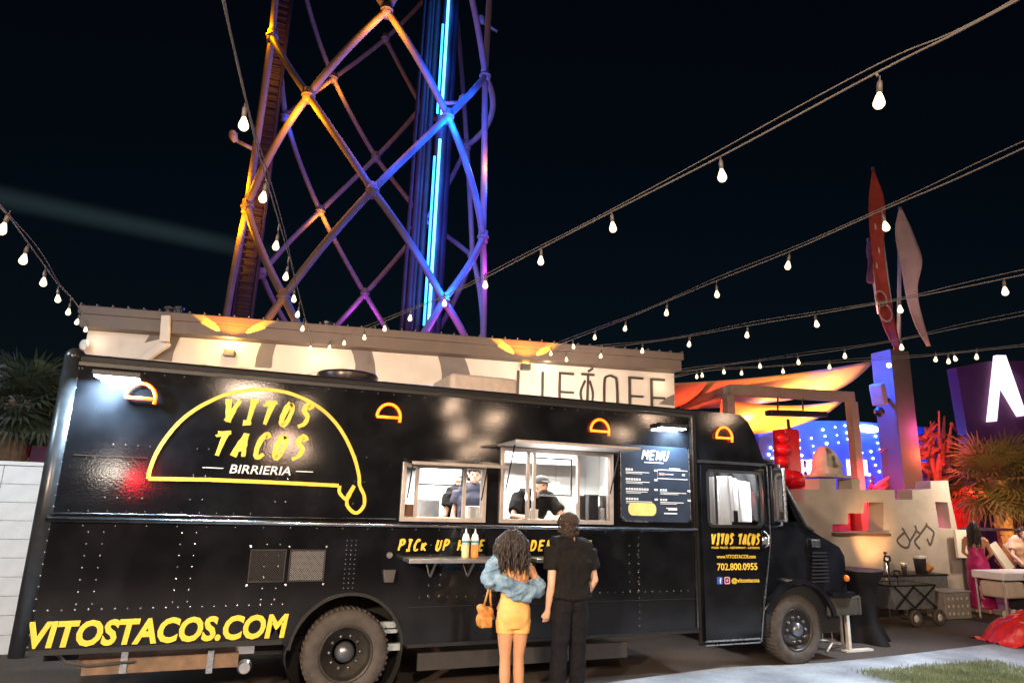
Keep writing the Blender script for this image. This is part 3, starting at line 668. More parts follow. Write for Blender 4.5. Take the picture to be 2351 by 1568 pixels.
# nose: louvres, badge, marker, bumper
mb = MB()
for k in range(9): mb.box((7.02+.006*k, -.035, .98+.045*k-.0), (7.32, -.022, 1.0+.045*k))
mb.split('louvre', BLACKTRIM, tk)
mb = MB(); mb.box((7.06, -.045, 1.42), (7.2, -.028, 1.52)); mb.build('badge', CHROME, tk, bevel=.005)
mb = MB(); mb.ell((7.655, .0, 1.02), (.04, .05, .045), 10); mb.build('side_marker', mat('amber_marker', (.8, .2, .02), .3), tk, True)
mb = MB(); mb.lathe([(.0, -.02), (.13, 0), (.15, .04), (.15, .1), (.1, .12)], (7.66, .35, 1.05), 'x', 18); mb.build('headlight', CHROME, tk, True)
BUMP = mat('worn_bumper_steel', (.08, .072, .06), .5, .5, .25, 6, .1, 30)
mb = MB(); mb.box((7.25, -.05, .56), (7.78, .0, .80)); mb.box((7.78, -.05, .56), (7.84, TW+.05, .80)); mb.build('bumper', BUMP, tk, bevel=.02)
mb = MB(); ribbon(mb, SIDE, arcpts(FWX, .42, .585, 158, 15, 20), .06, .09, .0); mb.box((7.3, -.10, .80), (7.68, .0, .86)); mb.build('front_fender', PAINT, tk)
mb = MB(); mb.box((6.3, .03, .35), (7.5, TW-.03, .95)); mb.build('engine_bay', mat('well_black', (.008, .008, .008), .9), tk)
# mirror
mb = MB(); mb.box((6.39, -.30, 1.74), (6.44, -.12, 2.42)); mr = mb.build('wing_mirror', CHROME, tk, bevel=.02)
mb = MB(); mb.box((6.375, -.285, 1.77), (6.388, -.135, 2.39)); mb.build('mirror_glass', mat('mirror_silver', (.85, .87, .9), .12, 1), mr)
mb = MB(); mb.tube([(6.42, -.02, 2.48), (6.42, -.2, 2.46), (6.42, -.2, 1.7), (6.42, -.02, 1.66)], .014, 6); mb.build('mirror_arm', CHROME, mr, True)
# wheels
RIM = mat('dull_black_rim', (.05, .045, .04), .45, .5, .3, 12)
HUB = mat('hub_steel', (.20, .21, .24), .3, .8, .2, 10)
tyre_prof = [(.25, .0), (.27, -.02), (.33, -.035), (.385, -.02), (.405, .0), (.41, .04), (.41, .2), (.40, .24), (.33, .25), (.25, .23)]
tmb = MB(); tmb.lathe(tyre_prof, (0, 0, 0), 'y', 40, True)
for k in range(48):
    a = 2*PI*k/48; tmb.box((-.012, .0, .405), (.012, .23, .418), Matrix.Rotation(a, 4, 'Y'))
tyre_me = tmb.mesh('tyre', RUBBER, True)
rmb = MB(); rmb.lathe([(.255, .0), (.262, -.012), (.252, -.02), (.235, .01), (.215, .08), (.12, .1), (.12, .13), (.255, .13)], (0, 0, 0), 'y', 36, True); rim_me = rmb.mesh('rim', RIM, True)
def hubmesh(front):
    h = MB(); d = -.03 if front else .06
    h.lathe([(.001, d-.02), (.075, d-.01), (.085, d+.02), (.10, .09), (.001, .1)], (0, 0, 0), 'y', 20)
    for k in range(10):
        a = 2*PI*k/10; h.lathe([(.018, d+.03), (.018, .1)], (.15*math.cos(a), 0, .15*math.sin(a)), 'y', 6)
        h.ell((.15*math.cos(a), d+.03, .15*math.sin(a)), .019, 6)
    if front: h.lathe([(.001, .03), (.19, .05), (.2, .09), (.001, .1)], (0, 0, 0), 'y', 24)
    return h.mesh('hub', HUB, True)
hub_f, hub_r = hubmesh(True), hubmesh(False)
for x, y, flip, hm in ((RW, .02, 0, hub_r), (FWX, .02, 0, hub_f), (RW, TW-.02, 1, hub_r), (FWX, TW-.02, 1, hub_f)):
    wh = bpy.data.objects.new('wheel', tyre_me); link(wh, tk); wh.location = Vector((x, y, WR))-BASE[tk.name]
    if flip: wh.rotation_euler = (0, 0, PI)
    for nm, me in (('rim', rim_me), ('hub', hm)):
        c = bpy.data.objects.new(nm, me); link(c, wh)
# underbody
UB = mat('brown_underbody_box', (.10, .065, .045), .7, 0, .3, 8)
def ub(px0, py0, px1, py1, y, d, name, m):
    a, b = at(px0, py0, y), at(px1, py1, y); mb = MB(); mb.box((a.x, y, min(a.z, b.z)), (b.x, y+d, max(a.z, b.z))); return mb.build(name, m, tk)
ub(182, 1500, 540, 1514, .25, .5, 'underbody_box', UB); ub(190, 1516, 545, 1530, .22, .5, 'underbody_box', mat('tan_underbody_board', (.20, .125, .075), .7, 0, .3, 8))
for px in (280, 478): ub(px, 1494, px+8, 1545, .2, .03, 'box_strap', CHROME)
mb = MB(); mb.box((-1.5, .5, .38), (5.2, 1.8, .5)); mb.build('chassis', mat('well_black', (.008, .008, .008), .9), tk)
pa = at(565, 1500, .25); mb = MB(); mb.box((pa.x-.07, .25, pa.z+.0), (pa.x+.07, .3, pa.z+.07)); mb.lathe([(.05, 0), (.07, .06), (.05, .12)], (pa.x, .26, pa.z-.13), 'y', 14); mb.build('tail_coupling', STEEL, tk)
mb = MB(); mb.tube([at(130, 1502, .2), at(150, 1520, .2), at(200, 1528, .2), at(310, 1518, .2)], .014, 6); mb.build('cable', RUBBER, tk, True)
pa = at(1005, 1500, .3); mb = MB(); mb.tube([pa+Vector((0, .5, .12)), pa+Vector((0, 0, 0)), pa+Vector((.05, -.08, -.1))], .04, 10); mb.build('exhaust_pipe', mat('rusty_exhaust', (.35, .25, .2), .6, .5, .3, 10), tk, True)
for (a, b, c, d) in ((870, 1428, 908, 1440), (880, 1445, 912, 1452), (884, 1478, 918, 1492)): ub(a, b, c, d, .12, .05, 'step_bracket', mat('pale_step_metal', (.5, .56, .6), .4, .5))
# ------------------------------------------------------------------ serving windows
def frame_rect(name, x0, z0, x1, z1, wd, y0, y1, m, parent):
    mb = MB(); mb.box((x0, y0, z0), (x1, y1, z0+wd)); mb.box((x0, y0, z1-wd), (x1, y1, z1)); mb.box((x0, y0, z0+wd), (x0+wd, y1, z1-wd)); mb.box((x1-wd, y0, z0+wd), (x1, y1, z1-wd)); return mb.build(name, m, parent, bevel=.003)
ALU = mat('window_aluminium', (.60, .54, .50), .4, .7, .1, 10)
for nm, (x0, z0, x1, z1), mull, scr in (('serving_window', W1, (1.705, 2.235), (1.72, 2.04, 2.225, 2.235)), ('serving_window', W2, (2.985, 3.06, 3.62), (3.07, 1.97, 3.56, 2.40))):
    fr_ = frame_rect(nm, x0-.02, z0-.02, x1+.02, z1+.02, .045, -.035, .06, ALU, tk)
    mb = MB()
    for x in mull: mb.box((x-.016, -.0, z0+.026), (x+.016, .045, z1-.026))
    mb.split('mullion', ALU, fr_)
    frame_rect('screen_frame', *scr, .016, .05, .065, BLACKTRIM, fr_)
    mb = MB(); mb.box((x0+.03, .024, z0+.03), (mull[0]-.02, .030, z1-.03)); mb.box((mull[-1]+.02, .024, z0+.03), (x1-.03, .030, z1-.03)); mb.split('pane', GLASS, fr_)
    mb = MB(); mb.box((x0-.02, .065, z0-.045), (x1+.02, .42, z0-.005)); mb.build('sill', STEEL, fr_)
# hatches
HM = mat('hatch_pale_underside', (.78, .74, .72), .45, .3, .06, 6)
mb = MB(); mb.bar((3.35, -.02, 2.503), (3.35, -.54, 2.518), 1.46, .015); hb = mb.build('awning_hatch', HM, tk, bevel=.004)
mb = MB(); mb.bar((3.35, -.542, 2.518), (3.35, -.562, 2.519), 1.52, .028); mb.bar((2.605, -.01, 2.502), (2.605, -.54, 2.517), .025, .025); mb.bar((4.095, -.01, 2.502), (4.095, -.54, 2.517), .025, .025); mb.split('edge_frame', ALU, hb, bevel=.002)
mb = MB()
for x in (2.7, 4.02): mb.tube([(x, -.03, 2.02), (x, -.26, 2.50)], .009, 6)
mb.split('gas_strut', BLACKTRIM, hb)
mb = MB(); mb.bar((2.02, -.02, 2.30), (2.02, -.52, 2.245), 1.0, .025); hb2 = mb.build('awning_hatch', PAINT, tk, bevel=.004)
mb = MB(); mb.bar((2.02, -.525, 2.245), (2.02, -.545, 2.243), 1.02, .03); mb.build('edge_frame', ALU, hb2)
mb = MB()
for x in (1.6, 2.42): mb.tube([(x, -.03, 1.9), (x, -.2, 2.26)], .008, 6)
mb.split('gas_strut', BLACKTRIM, hb2)
# shelves under the windows
for x0, x1 in ((1.60, 2.56), (2.98, 3.72)):
    mb = MB(); mb.box((x0, -.30, 1.275), (x1, -.002, 1.315)); sh = mb.build('serving_shelf', STEEL, tk, bevel=.006)
    mb = MB()
    for x in (x0+.3, x1-.25): mb.tube([(x, -.2, 1.275), (x, -.01, 1.12)], .014, 6)
    mb.split('bracket', STEEL, sh)
# vents, sockets
VENT = mat('grey_vent_mesh', (.20, .20, .20), .5, .4, .1, 20)
for x0, x1, cl in ((.13, .46, BLACKTRIM), (.49, .83, VENT)):
    z0, z1 = 1.085, 1.385
    vf = frame_rect('vent', x0, z0, x1, z1, .014, -.014, 0, BLACKTRIM, tk)
    mb = MB(); s = .022; wv, hv = x1-x0-.03, z1-z0-.03
    k = -hv
    while k < wv:
        for sg in (1, -1):
            a = max(0, k); b = min(wv, k+hv)
            if b-a > .01:
                za, zb = (a-k, b-k) if sg > 0 else (hv-(a-k), hv-(b-k))
                mb.bar((x0+.015+a, -.006-.003*sg, z0+.015+za), (x0+.015+b, -.006-.003*sg, z0+.015+zb), .0055)
        k += s
    tag(mb.build('mesh', cl, vf), kind='stuff')
mb = MB()
for x in (.13, .48, .83):
    for z in (1.06, 1.41): mb.ell((x, -.006, z), (.013, .008, .013), 8)
mb.split('vent_bolt', CHROME, tk)
mb = MB(); q = [(1.40, 1.19), (1.53, 1.19), (1.51, 1.07), (1.42, 1.07)]; plate(mb, SIDE, [q], .06, .0); mb.build('socket_box', mat('dark_socket_box', (.06, .055, .055), .5), tk, bevel=.008)
mb = MB(); mb.lathe([(.03, -.02), (.034, 0)], (1.46, -.002, 1.33), 'y', 12); mb.build('water_inlet', CHROME, tk)
mb = MB(); mb.lathe([(.02, -.03), (.03, 0)], (2.60, -.002, .70), 'y', 12); mb.build('fuel_cap', CHROME, tk)
ub(960, 1500, 1440, 1508, .06, .05, 'running_board', mat('dull_step', (.05, .045, .043), .5, .3))
# scene lights on the flank
for x, z, en in ((-1.2, 2.93, 190), (4.88, 2.86, 65)):
    mb = MB(); mb.box((x-.2, -.12, z-.02), (x+.2, -.003, z+.035)); lf_ = mb.build('scene_light', BLACKTRIM, tk, bevel=.01)
    mb = MB(); mb.box((x-.18, -.115, z-.032), (x+.18, -.03, z-.0215)); mb.build('lens', LEDW, lf_)
    lamp('AREA', (x, -.10, z-.04), en, (.58, .82, 1), (x+.02, -.16, z-1), .32, .07, name='scene_light_beam')
# orange neon tacos
for k, (x, z) in enumerate(((-.99, 2.735), (1.345, 2.725), (3.885, 2.74), (5.715, 2.77))):
    mb = MB(); W_, h_ = .125, .14
    pts = [Vector((x-W_+.004, -.03, z))]+[Vector((x-W_*math.cos(t), -.03, z+h_*math.sin(t))) for t in [PI*i/14 for i in range(1, 14)]]+[Vector((x+W_*.98, -.03, z-.0)), Vector((x+W_*.96, -.03, z-.045))]
    mb.tube(pts, .0155, 6); mb.tube([(x-W_, -.03, z), (x+W_*.96, -.03, z)], .0155, 6); nt_ = mb.build('neon_taco', NEON, tk, True)
    mb = MB()
    for dx in (-.08, .08): mb.tube([(x+dx, 0, z), (x+dx, -.025, z)], .006, 6)
    mb.split('standoff', FIX, nt_)
# ------------------------------------------------------------------ lettering
mb = MB(); z3 = zm(500, 1400, 2351/950)
arc = [(140, 975), (155, 890), (215, 740), (310, 590), (430, 450), (560, 345), (700, 265), (850, 200), (1000, 165), (1160, 150), (1330, 160), (1480, 195), (1640, 265), (1780, 360), (1900, 490), (1990, 640), (2060, 810), (2095, 960), (2100, 1040), (2140, 1130), (2140, 1220), (2090, 1285), (2040, 1285), (1985, 1225), (1985, 1150), (2010, 1100), (2050, 1040)]
P = smoothpath([SIDE.px(*z3(a, b)) for a, b in arc], 4); ribbon(mb, SIDE, P, .035, .002, .0035)
P = [SIDE.px(*z3(a, b)) for a, b in ((140, 975), (700, 985), (1300, 1010), (1905, 1040))]; ribbon(mb, SIDE, P, .036, .0015, .0025)
P = smoothpath([SIDE.px(*z3(a, b)) for a, b in ((1915, 1040), (1912, 1100), (1950, 1150), (1985, 1165), (2015, 1110), (2050, 1045))], 4); ribbon(mb, SIDE, P, .033, .0008, .002)
mb.build('taco_emblem', YELLOW, tk)
mb = MB()
brush(mb, SIDE, 'VITOS', -.26, 2.57, .80, .225, .055, .62); brush(mb, SIDE, 'TACOS', -.31, 2.245, .83, .225, .055, .62); mb.build('brand_lettering', YELLOW, tk)
mb = MB(); text_mb(mb, SIDE, 'BIRRIERIA', -.145, 2.085, .083, .565, .15, .012); ribbon(mb, SIDE, [(-.385, 2.128), (-.2, 2.128)], .009); ribbon(mb, SIDE, [(.465, 2.128), (.63, 2.128)], .009); mb.build('brand_lettering', WHITEV, tk)
mb = MB(); text_mb(mb, SIDE, 'VITOSTACOS.COM', -1.545, .588, .215, 2.08, .13, .040, base=.013); mb.build('web_lettering', YELLOW, tk)
for s_, x_, w_, n_w in (('PICK UP HERE', 1.545, .93, 3), ('ORDER HERE', 2.82, .96, 2)):
    for k in range(n_w): mb = MB(); brush(mb, SIDE, s_, x_, 1.375, w_, .105, .026, .35, word=k); mb.build('direction_word', YELLOW, tk)
for k in (0, 1): mb = MB(); brush(mb, SIDE, 'VITOS TACOS', 5.44, 1.455, .74, .12, .032, .3, base=.042, word=k); mb.build('brand_lettering', YELLOW, door)
mb = MB(); text_mb(mb, SIDE, 'FOOD TRUCK - RESTAURANT - CATERING', 5.44, 1.40, .026, .74, 0, .02, base=.042); mb.build('service_lettering', YELLOW, door)
mb = MB(); text_mb(mb, SIDE, 'www.VITOSTACOS.com', 5.51, 1.285, .045, .60, 0, .02, base=.042); mb.build('web_lettering', YELLOW, door); mb = MB(); text_mb(mb, SIDE, '702.800.0955', 5.51, 1.145, .085, .62, 0, .02, base=.042); mb.build('phone_lettering', YELLOW, door); mb = MB(); text_mb(mb, SIDE, '@vitostacos', 5.72, .985, .07, .43, 0, .02, base=.042); mb.build('handle_lettering', YELLOW, door)
mb = MB(); plate(mb, SIDE, [rrect(5.50, .985, 5.585, 1.07, .015)], .002, .042); mb.build('social_icon', mat('blue_icon', (.03, .12, .5), .5), door)
mb = MB(); text_mb(mb, SIDE, 'f', 5.535, .992, .066, base=.046, bold=.02); mb.build('social_icon', WHITEV, door)
mb = MB(); plate(mb, SIDE, [rrect(5.61, .985, 5.695, 1.07, .015), rrect(5.625, 1.0, 5.68, 1.055, .012)], .002, .042); plate(mb, SIDE, [[(5.6525+.016*math.cos(t), 1.0275+.016*math.sin(t)) for t in [2*PI*i/12 for i in range(12)]]], .003, .042); mb.build('social_icon', mat('pink_icon', (.75, .3, .4), .5), door)
# menu board
BOARD = mat('dark_blue_menu_print', (.020, .032, .055), .4, 0, .15, 6)
mb = MB(); plate(mb, SIDE, [rrect(4.18, 1.705, 5.15, 2.61, .05)], .02, .002); mn = mb.build('menu_board', BOARD, tk)
mb = MB(); ribbon(mb, SIDE, [(4.19, 1.76), (4.235, 1.712), (4.55, 1.706)], .016, .004, .022); ribbon(mb, SIDE, [(4.172, 1.75), (4.172, 2.57)], .008, .004, .018); ribbon(mb, SIDE, [(5.158, 1.72), (5.158, 2.6)], .01, .004, .018); mb.build('board_edge', CHROME, mn)
mb = MB(); brush(mb, SIDE, 'MENU', 4.47, 2.44, .38, .11, .024, .2, base=.023)
def line(x0, x1, z, h): plate(mb, SIDE, [rect(x0, z, x1, z+h)], .001, .0225)
line(4.5, 4.78, 2.40, .012)
yy = 2.30
for x0, nms in ((4.24, ((.12, .33), (.22, .33), (.32, .30), (.18, .36))), (4.72, ((.0, .0), (.0, 0), (.11, .38), (.12, .34)))):
    for k, (a, b) in enumerate(nms):
        z_ = 2.30-.115*k
        if a == 0: continue
        for i in range(max(2, int(a/.035))): line(x0+.036*i, x0+.036*i+.026, z_, .024)
        line(x0, x0+b, z_-.022, .008); line(x0, x0+b*.7, z_-.038, .006); line(x0+.40, x0+.445, z_+.002, .022)
ribbon(mb, SIDE, [(5.13, 2.325), (4.69, 2.325), (4.685, 2.22), (5.13, 2.22)], .008, .001, .0225); line(4.86, 5.02, 2.335, .014); line(4.8, 4.92, 2.27, .008); line(5.05, 5.09, 2.265, .02)
line(4.80, 4.96, 1.865, .01); line(4.83, 4.96, 1.845, .018); line(4.77, 4.96, 1.80, .016)
mb.build('menu_print', WHITEV, mn)
mb = MB(); line(4.71, 4.79, 2.26, .028); mb.build('menu_print', mat('coral_print', (.6, .25, .18), .5), mn)
mb = MB(); plate(mb, SIDE, [rrect(4.27, 1.775, 4.66, 1.925, .065)], .002, .0225); mb.build('menu_panel', mat('pale_yellow_print', (.78, .68, .22), .5), mn)
# roof equipment
pa, pb = at(1015, 862, 1.2), at(1165, 886, 1.2)
mb = MB(); mb.box((pa.x, .8, 3.11), (pb.x, 1.7, pa.z-.02)); mb.build('roof_air_conditioner', mat('beige_ac_shell', (.55, .46, .40), .6), tk, bevel=.06, seg=3)
pa = at(800, 850, .9); mb = MB(); mb.lathe([(.25, 3.11), (.28, 3.14), (.36, pa.z-.08), (.34, pa.z-.05), (.2, pa.z-.02), (.01, pa.z-.015)], (pa.x, .9, 0), 'z', 24); mb.build('roof_fan', mat('dark_fan_cowl', (.04, .03, .03), .3, .3), tk, True)
# ------------------------------------------------------------------ kitchen interior
mb = MB(); mb.box((-1.5, TW-.09, .55), (5.18, TW-.06, 3.03)); mb.box((5.15, .05, .55), (5.18, TW-.1, 3.03)); mb.box((-1.5, .05, .55), (-1.47, TW-.1, 3.03)); mb.box((1.72, .05, .55), (5.14, TW-.1, .6)); mb.build('kitchen_wall', INWHITE, tk)
mb = MB(); mb.box((-1.45, .05, 3.0), (5.14, TW-.1, 3.04)); mb.build('kitchen_ceiling', INWHITE, tk)
mb = MB()
for k in range(9): mb.box((.9+.5*k, TW-.094, .62), (.906+.5*k, TW-.0905, 2.98))
mb.split('wall_seam', mat('seam_grey', (.45, .45, .45), .6), tk)
mb = MB(); mb.box((.6, 1.62, 1.50), (5.1, TW-.1, 1.54)); mb.box((.6, 1.66, 1.02), (5.1, 2.2, 1.49)); mb.build('back_counter', STEEL, tk)
mb = MB(); mb.box((.5, .07, 1.02), (5.1, .44, 1.62)); mb.build('front_counter', STEEL, tk)
mb = MB(); mb.box((3.3, 1.85, 2.42), (4.6, TW-.1, 2.95)); mb.box((.8, 1.85, 2.3), (2.3, TW-.1, 2.6)); mb.split('wall_cabinet', mat('pale_cabinet', (.6, .6, .6), .5), tk, bevel=.01)
mb = MB(); mb.box((3.35, 1.9, 1.545), (4.3, 2.2, 2.18)); mb.build('refrigerator', mat('warm_grey_panel', (.52, .45, .40), .5), tk, bevel=.01)
for x in (1.9, 3.5): 
    mb = MB(); mb.box((x-.5, 1.1, 2.965), (x+.5, 1.2, 2.995)); mb.build('ceiling_lamp', mat('kitchen_led', (1, 1, 1), .3, emit=(1, .97, .93), estr=10), tk)
    lamp('AREA', (x, 1.15, 2.95), 130, (1, .96, .90), (x, 1.15, 0), 1.0, .3, name='kitchen_lamp')
    lamp('AREA', (x, .5, 2.93), 45, (1, .96, .90), (x, 1.4, 1.4), .9, .1, name='kitchen_lamp')
mb = MB()
CLR = mat('clear_plastic_bottle', (.75, .75, .78), .3)
def item(name, label, cat, build, m, loc, smooth=True):
    t_ = thing(name, label, cat, loc); mb = MB(); build(mb, Vector(loc)); return t_, mb.build('body', m, t_, smooth)
GB = mat('dark_plastic', (.03, .03, .035), .4)
def itembox(name, label, px0, py0, px1, py1, Y, d, m, cat, lid=None):
    a, b = at(px0, py1, Y), at(px1, py0, Y); z0 = 1.62 if Y < .6 else 1.54
    t_ = thing(name, label, cat, ((a.x+b.x)/2, Y+d/2, z0)); mb = MB(); mb.box((a.x, Y, z0), (b.x, Y+d, b.z)); mb.build('body', m, t_, bevel=.006)
    mb = MB(); mb.box((a.x-.004, Y-.004, b.z+.001), (b.x+.004, Y+d+.004, b.z+.012)); mb.build('lid', lid or m, t_)
itembox('napkin_dispenser', 'small white napkin box on the order window sill', 1213, 1172, 1236, 1192, .2, .09, WHITEV, 'dispenser')
itembox('card_terminal', 'tall black box at the right of the order window counter', 1331, 1140, 1345, 1190, .25, .1, GB, 'box')
itembox('cash_drawer', 'wide dark box beside white tubs in the order window', 1352, 1138, 1374, 1190, .28, .12, GB, 'box')
itembox('food_tub', 'white plastic tub at the right end of the order window', 1380, 1165, 1398, 1192, .22, .1, WHITEV, 'tub', CHROME)
itembox('food_tub', 'white plastic tub standing next to the wide dark box in the order window', 1376, 1140, 1396, 1162, .45, .1, WHITEV, 'tub', CHROME)
itembox('takeaway_box', 'stack of white takeaway boxes at the right of the pick up window', 1072, 1165, 1108, 1190, .25, .14, WHITEV, 'box')
itembox('cardboard_box', 'brown cardboard box inside the left end of the pick up window', 932, 1160, 954, 1190, .22, .14, mat('brown_cardboard', (.36, .17, .08), .8), 'box')
itembox('steel_pan', 'steel tray on the back counter seen through the pick up window', 965, 1150, 1010, 1185, 1.7, .3, STEEL, 'tray')
for (px, lab) in ((1022, 'black coffee pot on the kitchen counter left of the standing cook'), (1040, 'tall black flask on the kitchen counter close to the standing cook')):
    p = at(px, 1160, 1.7); t_ = thing('coffee_pot', lab, 'pot', (p.x, 1.7, 1.54)); mb = MB(); mb.lathe([(.05, 1.54), (.055, 1.6), (.03, 1.7), (.035, 1.76), (.01, 1.78)], (p.x, 1.7, 0), 'z', 14); mb.build('body', GB, t_, True)
# squeeze bottles on the shelf
for px, lab, m in ((1068, 'squeeze bottle of green sauce with white nozzle on the pick up shelf', mat('green_sauce', (.62, .60, .30), .4)), (1089, 'squeeze bottle of orange sauce with white nozzle on the pick up shelf', mat('orange_sauce', (.72, .28, .06), .4))):
    p = at(px, 1277, -.2); t_ = thing('sauce_bottle', lab, 'bottle', (p.x, -.2, 1.316), 'sauce bottles on the pick up shelf')
    mb = MB(); mb.lathe([(.038, 1.316), (.040, 1.33), (.040, 1.45)], (p.x, -.2, 0), 'z', 16); mb.build('sauce', m, t_, True)
    mb = MB(); mb.lathe([(.040, 1.4505), (.040, 1.515), (.032, 1.535), (.03, 1.55), (.012, 1.565), (.005, 1.61)], (p.x, -.2, 0), 'z', 16); mb.build('cap', WHITEV, t_, True)
    mb = MB(); mb.lathe([(.0405, 1.47), (.0405, 1.49)], (p.x, -.2, 0), 'z', 16); mb.build('label_band', mat('teal_band', (.05, .25, .3), .5), t_)
lamp('AREA', (3.35, .10, 1.95), 16, (1, .95, .9), (3.35, -.35, 2.58), .9, .1, name='awning_fill')  # unseen fill light added inside the window to brighten the awning underside

# ================================================================== STRING LIGHTS
WIRE = mat('string_light_wire', (.16, .14, .125), .6, 0, .1, 10)
SOCK = mat('bulb_socket', (.10, .09, .085), .5, 0, .1, 10)
mb = MB(); mb.lathe([(.004, .0), (.012, -.004), (.022, -.03), (.032, -.062), (.031, -.078), (.02, -.094), (.004, -.1)], (0, 0, 0), 'z', 14); bulb_me = mb.mesh('bulb', BULB, True)
mb = MB(); mb.lathe([(.004, .10), (.006, .07), (.013, .065), (.016, .045), (.016, .002), (.01, .0)], (0, 0, 0), 'z', 10); sock_me = mb.mesh('socket', SOCK, True)
def string_light(label, anchor, endpx, enddist, cable, bulbs, extra=0, sag=.0, tail=None):
    """anchor: point on the building; the cable runs in one vertical plane to a pole behind the viewer."""
    E_ = CP + ray(*endpx).normalized()*enddist
    d = Vector((E_.x-anchor.x, E_.y-anchor.y, 0)).normalized(); nn = Vector((d.y, -d.x, 0))
    t_ = thing('string_light', label, 'string lights', anchor, 'festoon string lights fanning out from the building')
    def pp(q): return atp(q[0], q[1], anchor, nn)
    pts = [anchor]+[pp(q) for q in cable]
    if extra:
        a, b = pts[-2], pts[-1]; sl_ = (b-a).normalized()
        h = math.hypot(sl_.x, sl_.y); g_ = sl_.z/max(h, .05); dd = Vector((sl_.x, sl_.y, 0)).normalized(); p = pts[-1]
        for k in range(10): p = p+dd*(extra/10)+Vector((0, 0, min(g_, .8)*.35*extra/10)); pts.append(p)
    sp = smoothpath(pts, 5)
    mb = MB(); mb.tube(sp, .006, 5)
    mb.tube([p+Vector((.0, 0, .03+.014*math.sin(i*.37)))+nn*.012*math.sin(i*.23) for i, p in enumerate(sp)], .004, 5); mb.build('cable', WIRE, t_, True)
    for (a, b) in bulbs:
        p = pp((a, b)); top = p+Vector((0, 0, .05))
        tl_ = (random.uniform(-.14, .14), random.uniform(-.14, .14), random.uniform(0, 6)); inst('bulb', bulb_me, t_, top, tl_, (.88,)*3); inst('socket', sock_me, t_, top, tl_, (.88,)*3)
        # lead up to the cable
        best = min(sp, key=lambda c: (Vector((c.x, c.y))-Vector((p.x, p.y))).length)
        if best.z > p.z+.15: mb = MB(); mb.tube([top+Vector((0, 0, .09)), best], .006, 5); mb.build('lead', WIRE, t_)
    if extra:
        N = int(extra/.75); L0 = len(pts)-11
        for k in range(N):
            f_ = (k+1)/N*9.9; i = int(f_); p = pts[L0+i].lerp(pts[L0+i+1], f_-i)-Vector((0, 0, .14))
            inst('bulb', bulb_me, t_, p); inst('socket', sock_me, t_, p)
    return t_
def hook(px, py, c=.06): u_, v_ = BF.px(px, py); return BF.p(u_, v_, c)
string_light('string of lit bulbs descending steeply to the far left corner of the white building eave', hook(212, 757), (0, 470), 5.2, [(196, 733), (170, 692), (131, 650), (97, 603), (55, 545), (20, 497), (-12, 462)],
             [(8, 528), (55, 597), (99, 649), (131, 687), (157, 717), (178, 740), (196, 757)], 3)
string_light('string of lit bulbs hanging steeply in front of the left half of the lattice tower', hook(718, 795), (512, 0), 3.6, [(712, 775), (690, 690), (668, 605), (641, 512), (592, 345), (566, 235), (537, 110), (508, -15)],
             [(558, 287), (605, 455), (634, 566), (657, 636), (674, 687), (684, 723), (695, 755), (712, 800)], 4)
string_light('longest and highest string of lit bulbs rising from the eave to the upper right corner', hook(757, 790), (2351, 5), 3.8, [(850, 752), (940, 714), (1030, 677), (1110, 640), (1240, 572), (1402, 488), (1650, 362), (2012, 168), (2180, 84), (2380, -22)],
             [(2021, 233), (1657, 405), (1406, 523), (1242, 600), (1114, 655), (1020, 697), (942, 731), (883, 755), (836, 775), (790, 788), (757, 798)], 4)
string_light('second highest string of lit bulbs crossing the red feather flag', hook(1245, 805), (2351, 340), 5.5, [(1300, 785), (1435, 733), (1530, 693), (1645, 645), (1808, 580), (2028, 482), (2180, 418), (2390, 322)],
             [(2032, 522), (1811, 611), (1646, 677), (1531, 719), (1436, 755), (1366, 775), (1316, 796), (1265, 812)], 4)
string_light('third string of lit bulbs passing behind the feather flags at mid height', hook(1255, 812), (2351, 630), 7.5, [(1380, 798), (1475, 788), (1583, 772), (1716, 748), (1874, 722), (2067, 688), (2200, 662), (2400, 620)],
             [(2308, 670), (2067, 711), (1874, 745), (1716, 770), (1583, 791), (1475, 806), (1380, 818), (1300, 826)], 4)
string_light('lower string of lit bulbs running just above the orange shade sail', hook(1543, 856), (2351, 725), 9.5, [(1600, 848), (1662, 839), (1745, 828), (1833, 817), (1940, 802), (2070, 780), (2200, 753), (2400, 714)],
             [(2070, 798), (1940, 818), (1833, 832), (1745, 841), (1662, 854), (1612, 862)], 0)
string_light('lowest string of lit bulbs dipping across the face of the orange shade sail', hook(1543, 868), (2351, 805), 12, [(1620, 852), (1703, 846), (1800, 840), (1950, 830), (2100, 820), (2200, 810), (2400, 790)],
             [(1600, 865), (1703, 857), (1798, 853), (1905, 843), (2149, 826), (2178, 830), (2192, 824), (2243, 820)], 0)

# ================================================================== RIGHT SIDE BACKGROUND
za, zb, zc, zd = zm(2900, 1500, 3.1367), zm(3300, 1250, 2.2407), zm(3100, 1800, 2.0608), zm(2600, 1200, 1.896)
RF = Frame((0, 3.2, 0), (1, 0, 0), (0, 0, 1), (0, -1, 0))
def rf(f, pts): return [RF.px(*f(a, b)) for a, b in pts]
outer = [(7.2, 0.0)] + [(7.2, RF.px(*za(200, 1190))[1])] + rf(za, [(362, 1190), (362, 1050), (543, 1048), (540, 925), (735, 925), (738, 1048), (925, 1046), (920, 925), (1018, 922), (1024, 1050), (1425, 1055), (1432, 1168), (1636, 1168), (1632, 1055)]) \
    + rf(zb, [(425, 1305), (425, 1240), (570, 1235)]) + rf(zc, [(955, 130), (1010, 380), (1060, 600), (1090, 900)])
outer.append((outer[-1][0]+.05, 0.0))
h1 = rf(zc, [(45, 400), (45, 340), (165, 340), (165, 255), (285, 255), (285, 170), (440, 172), (440, 400)])
h2 = rf(zc, [(838, 168), (935, 170), (962, 372), (870, 374)])
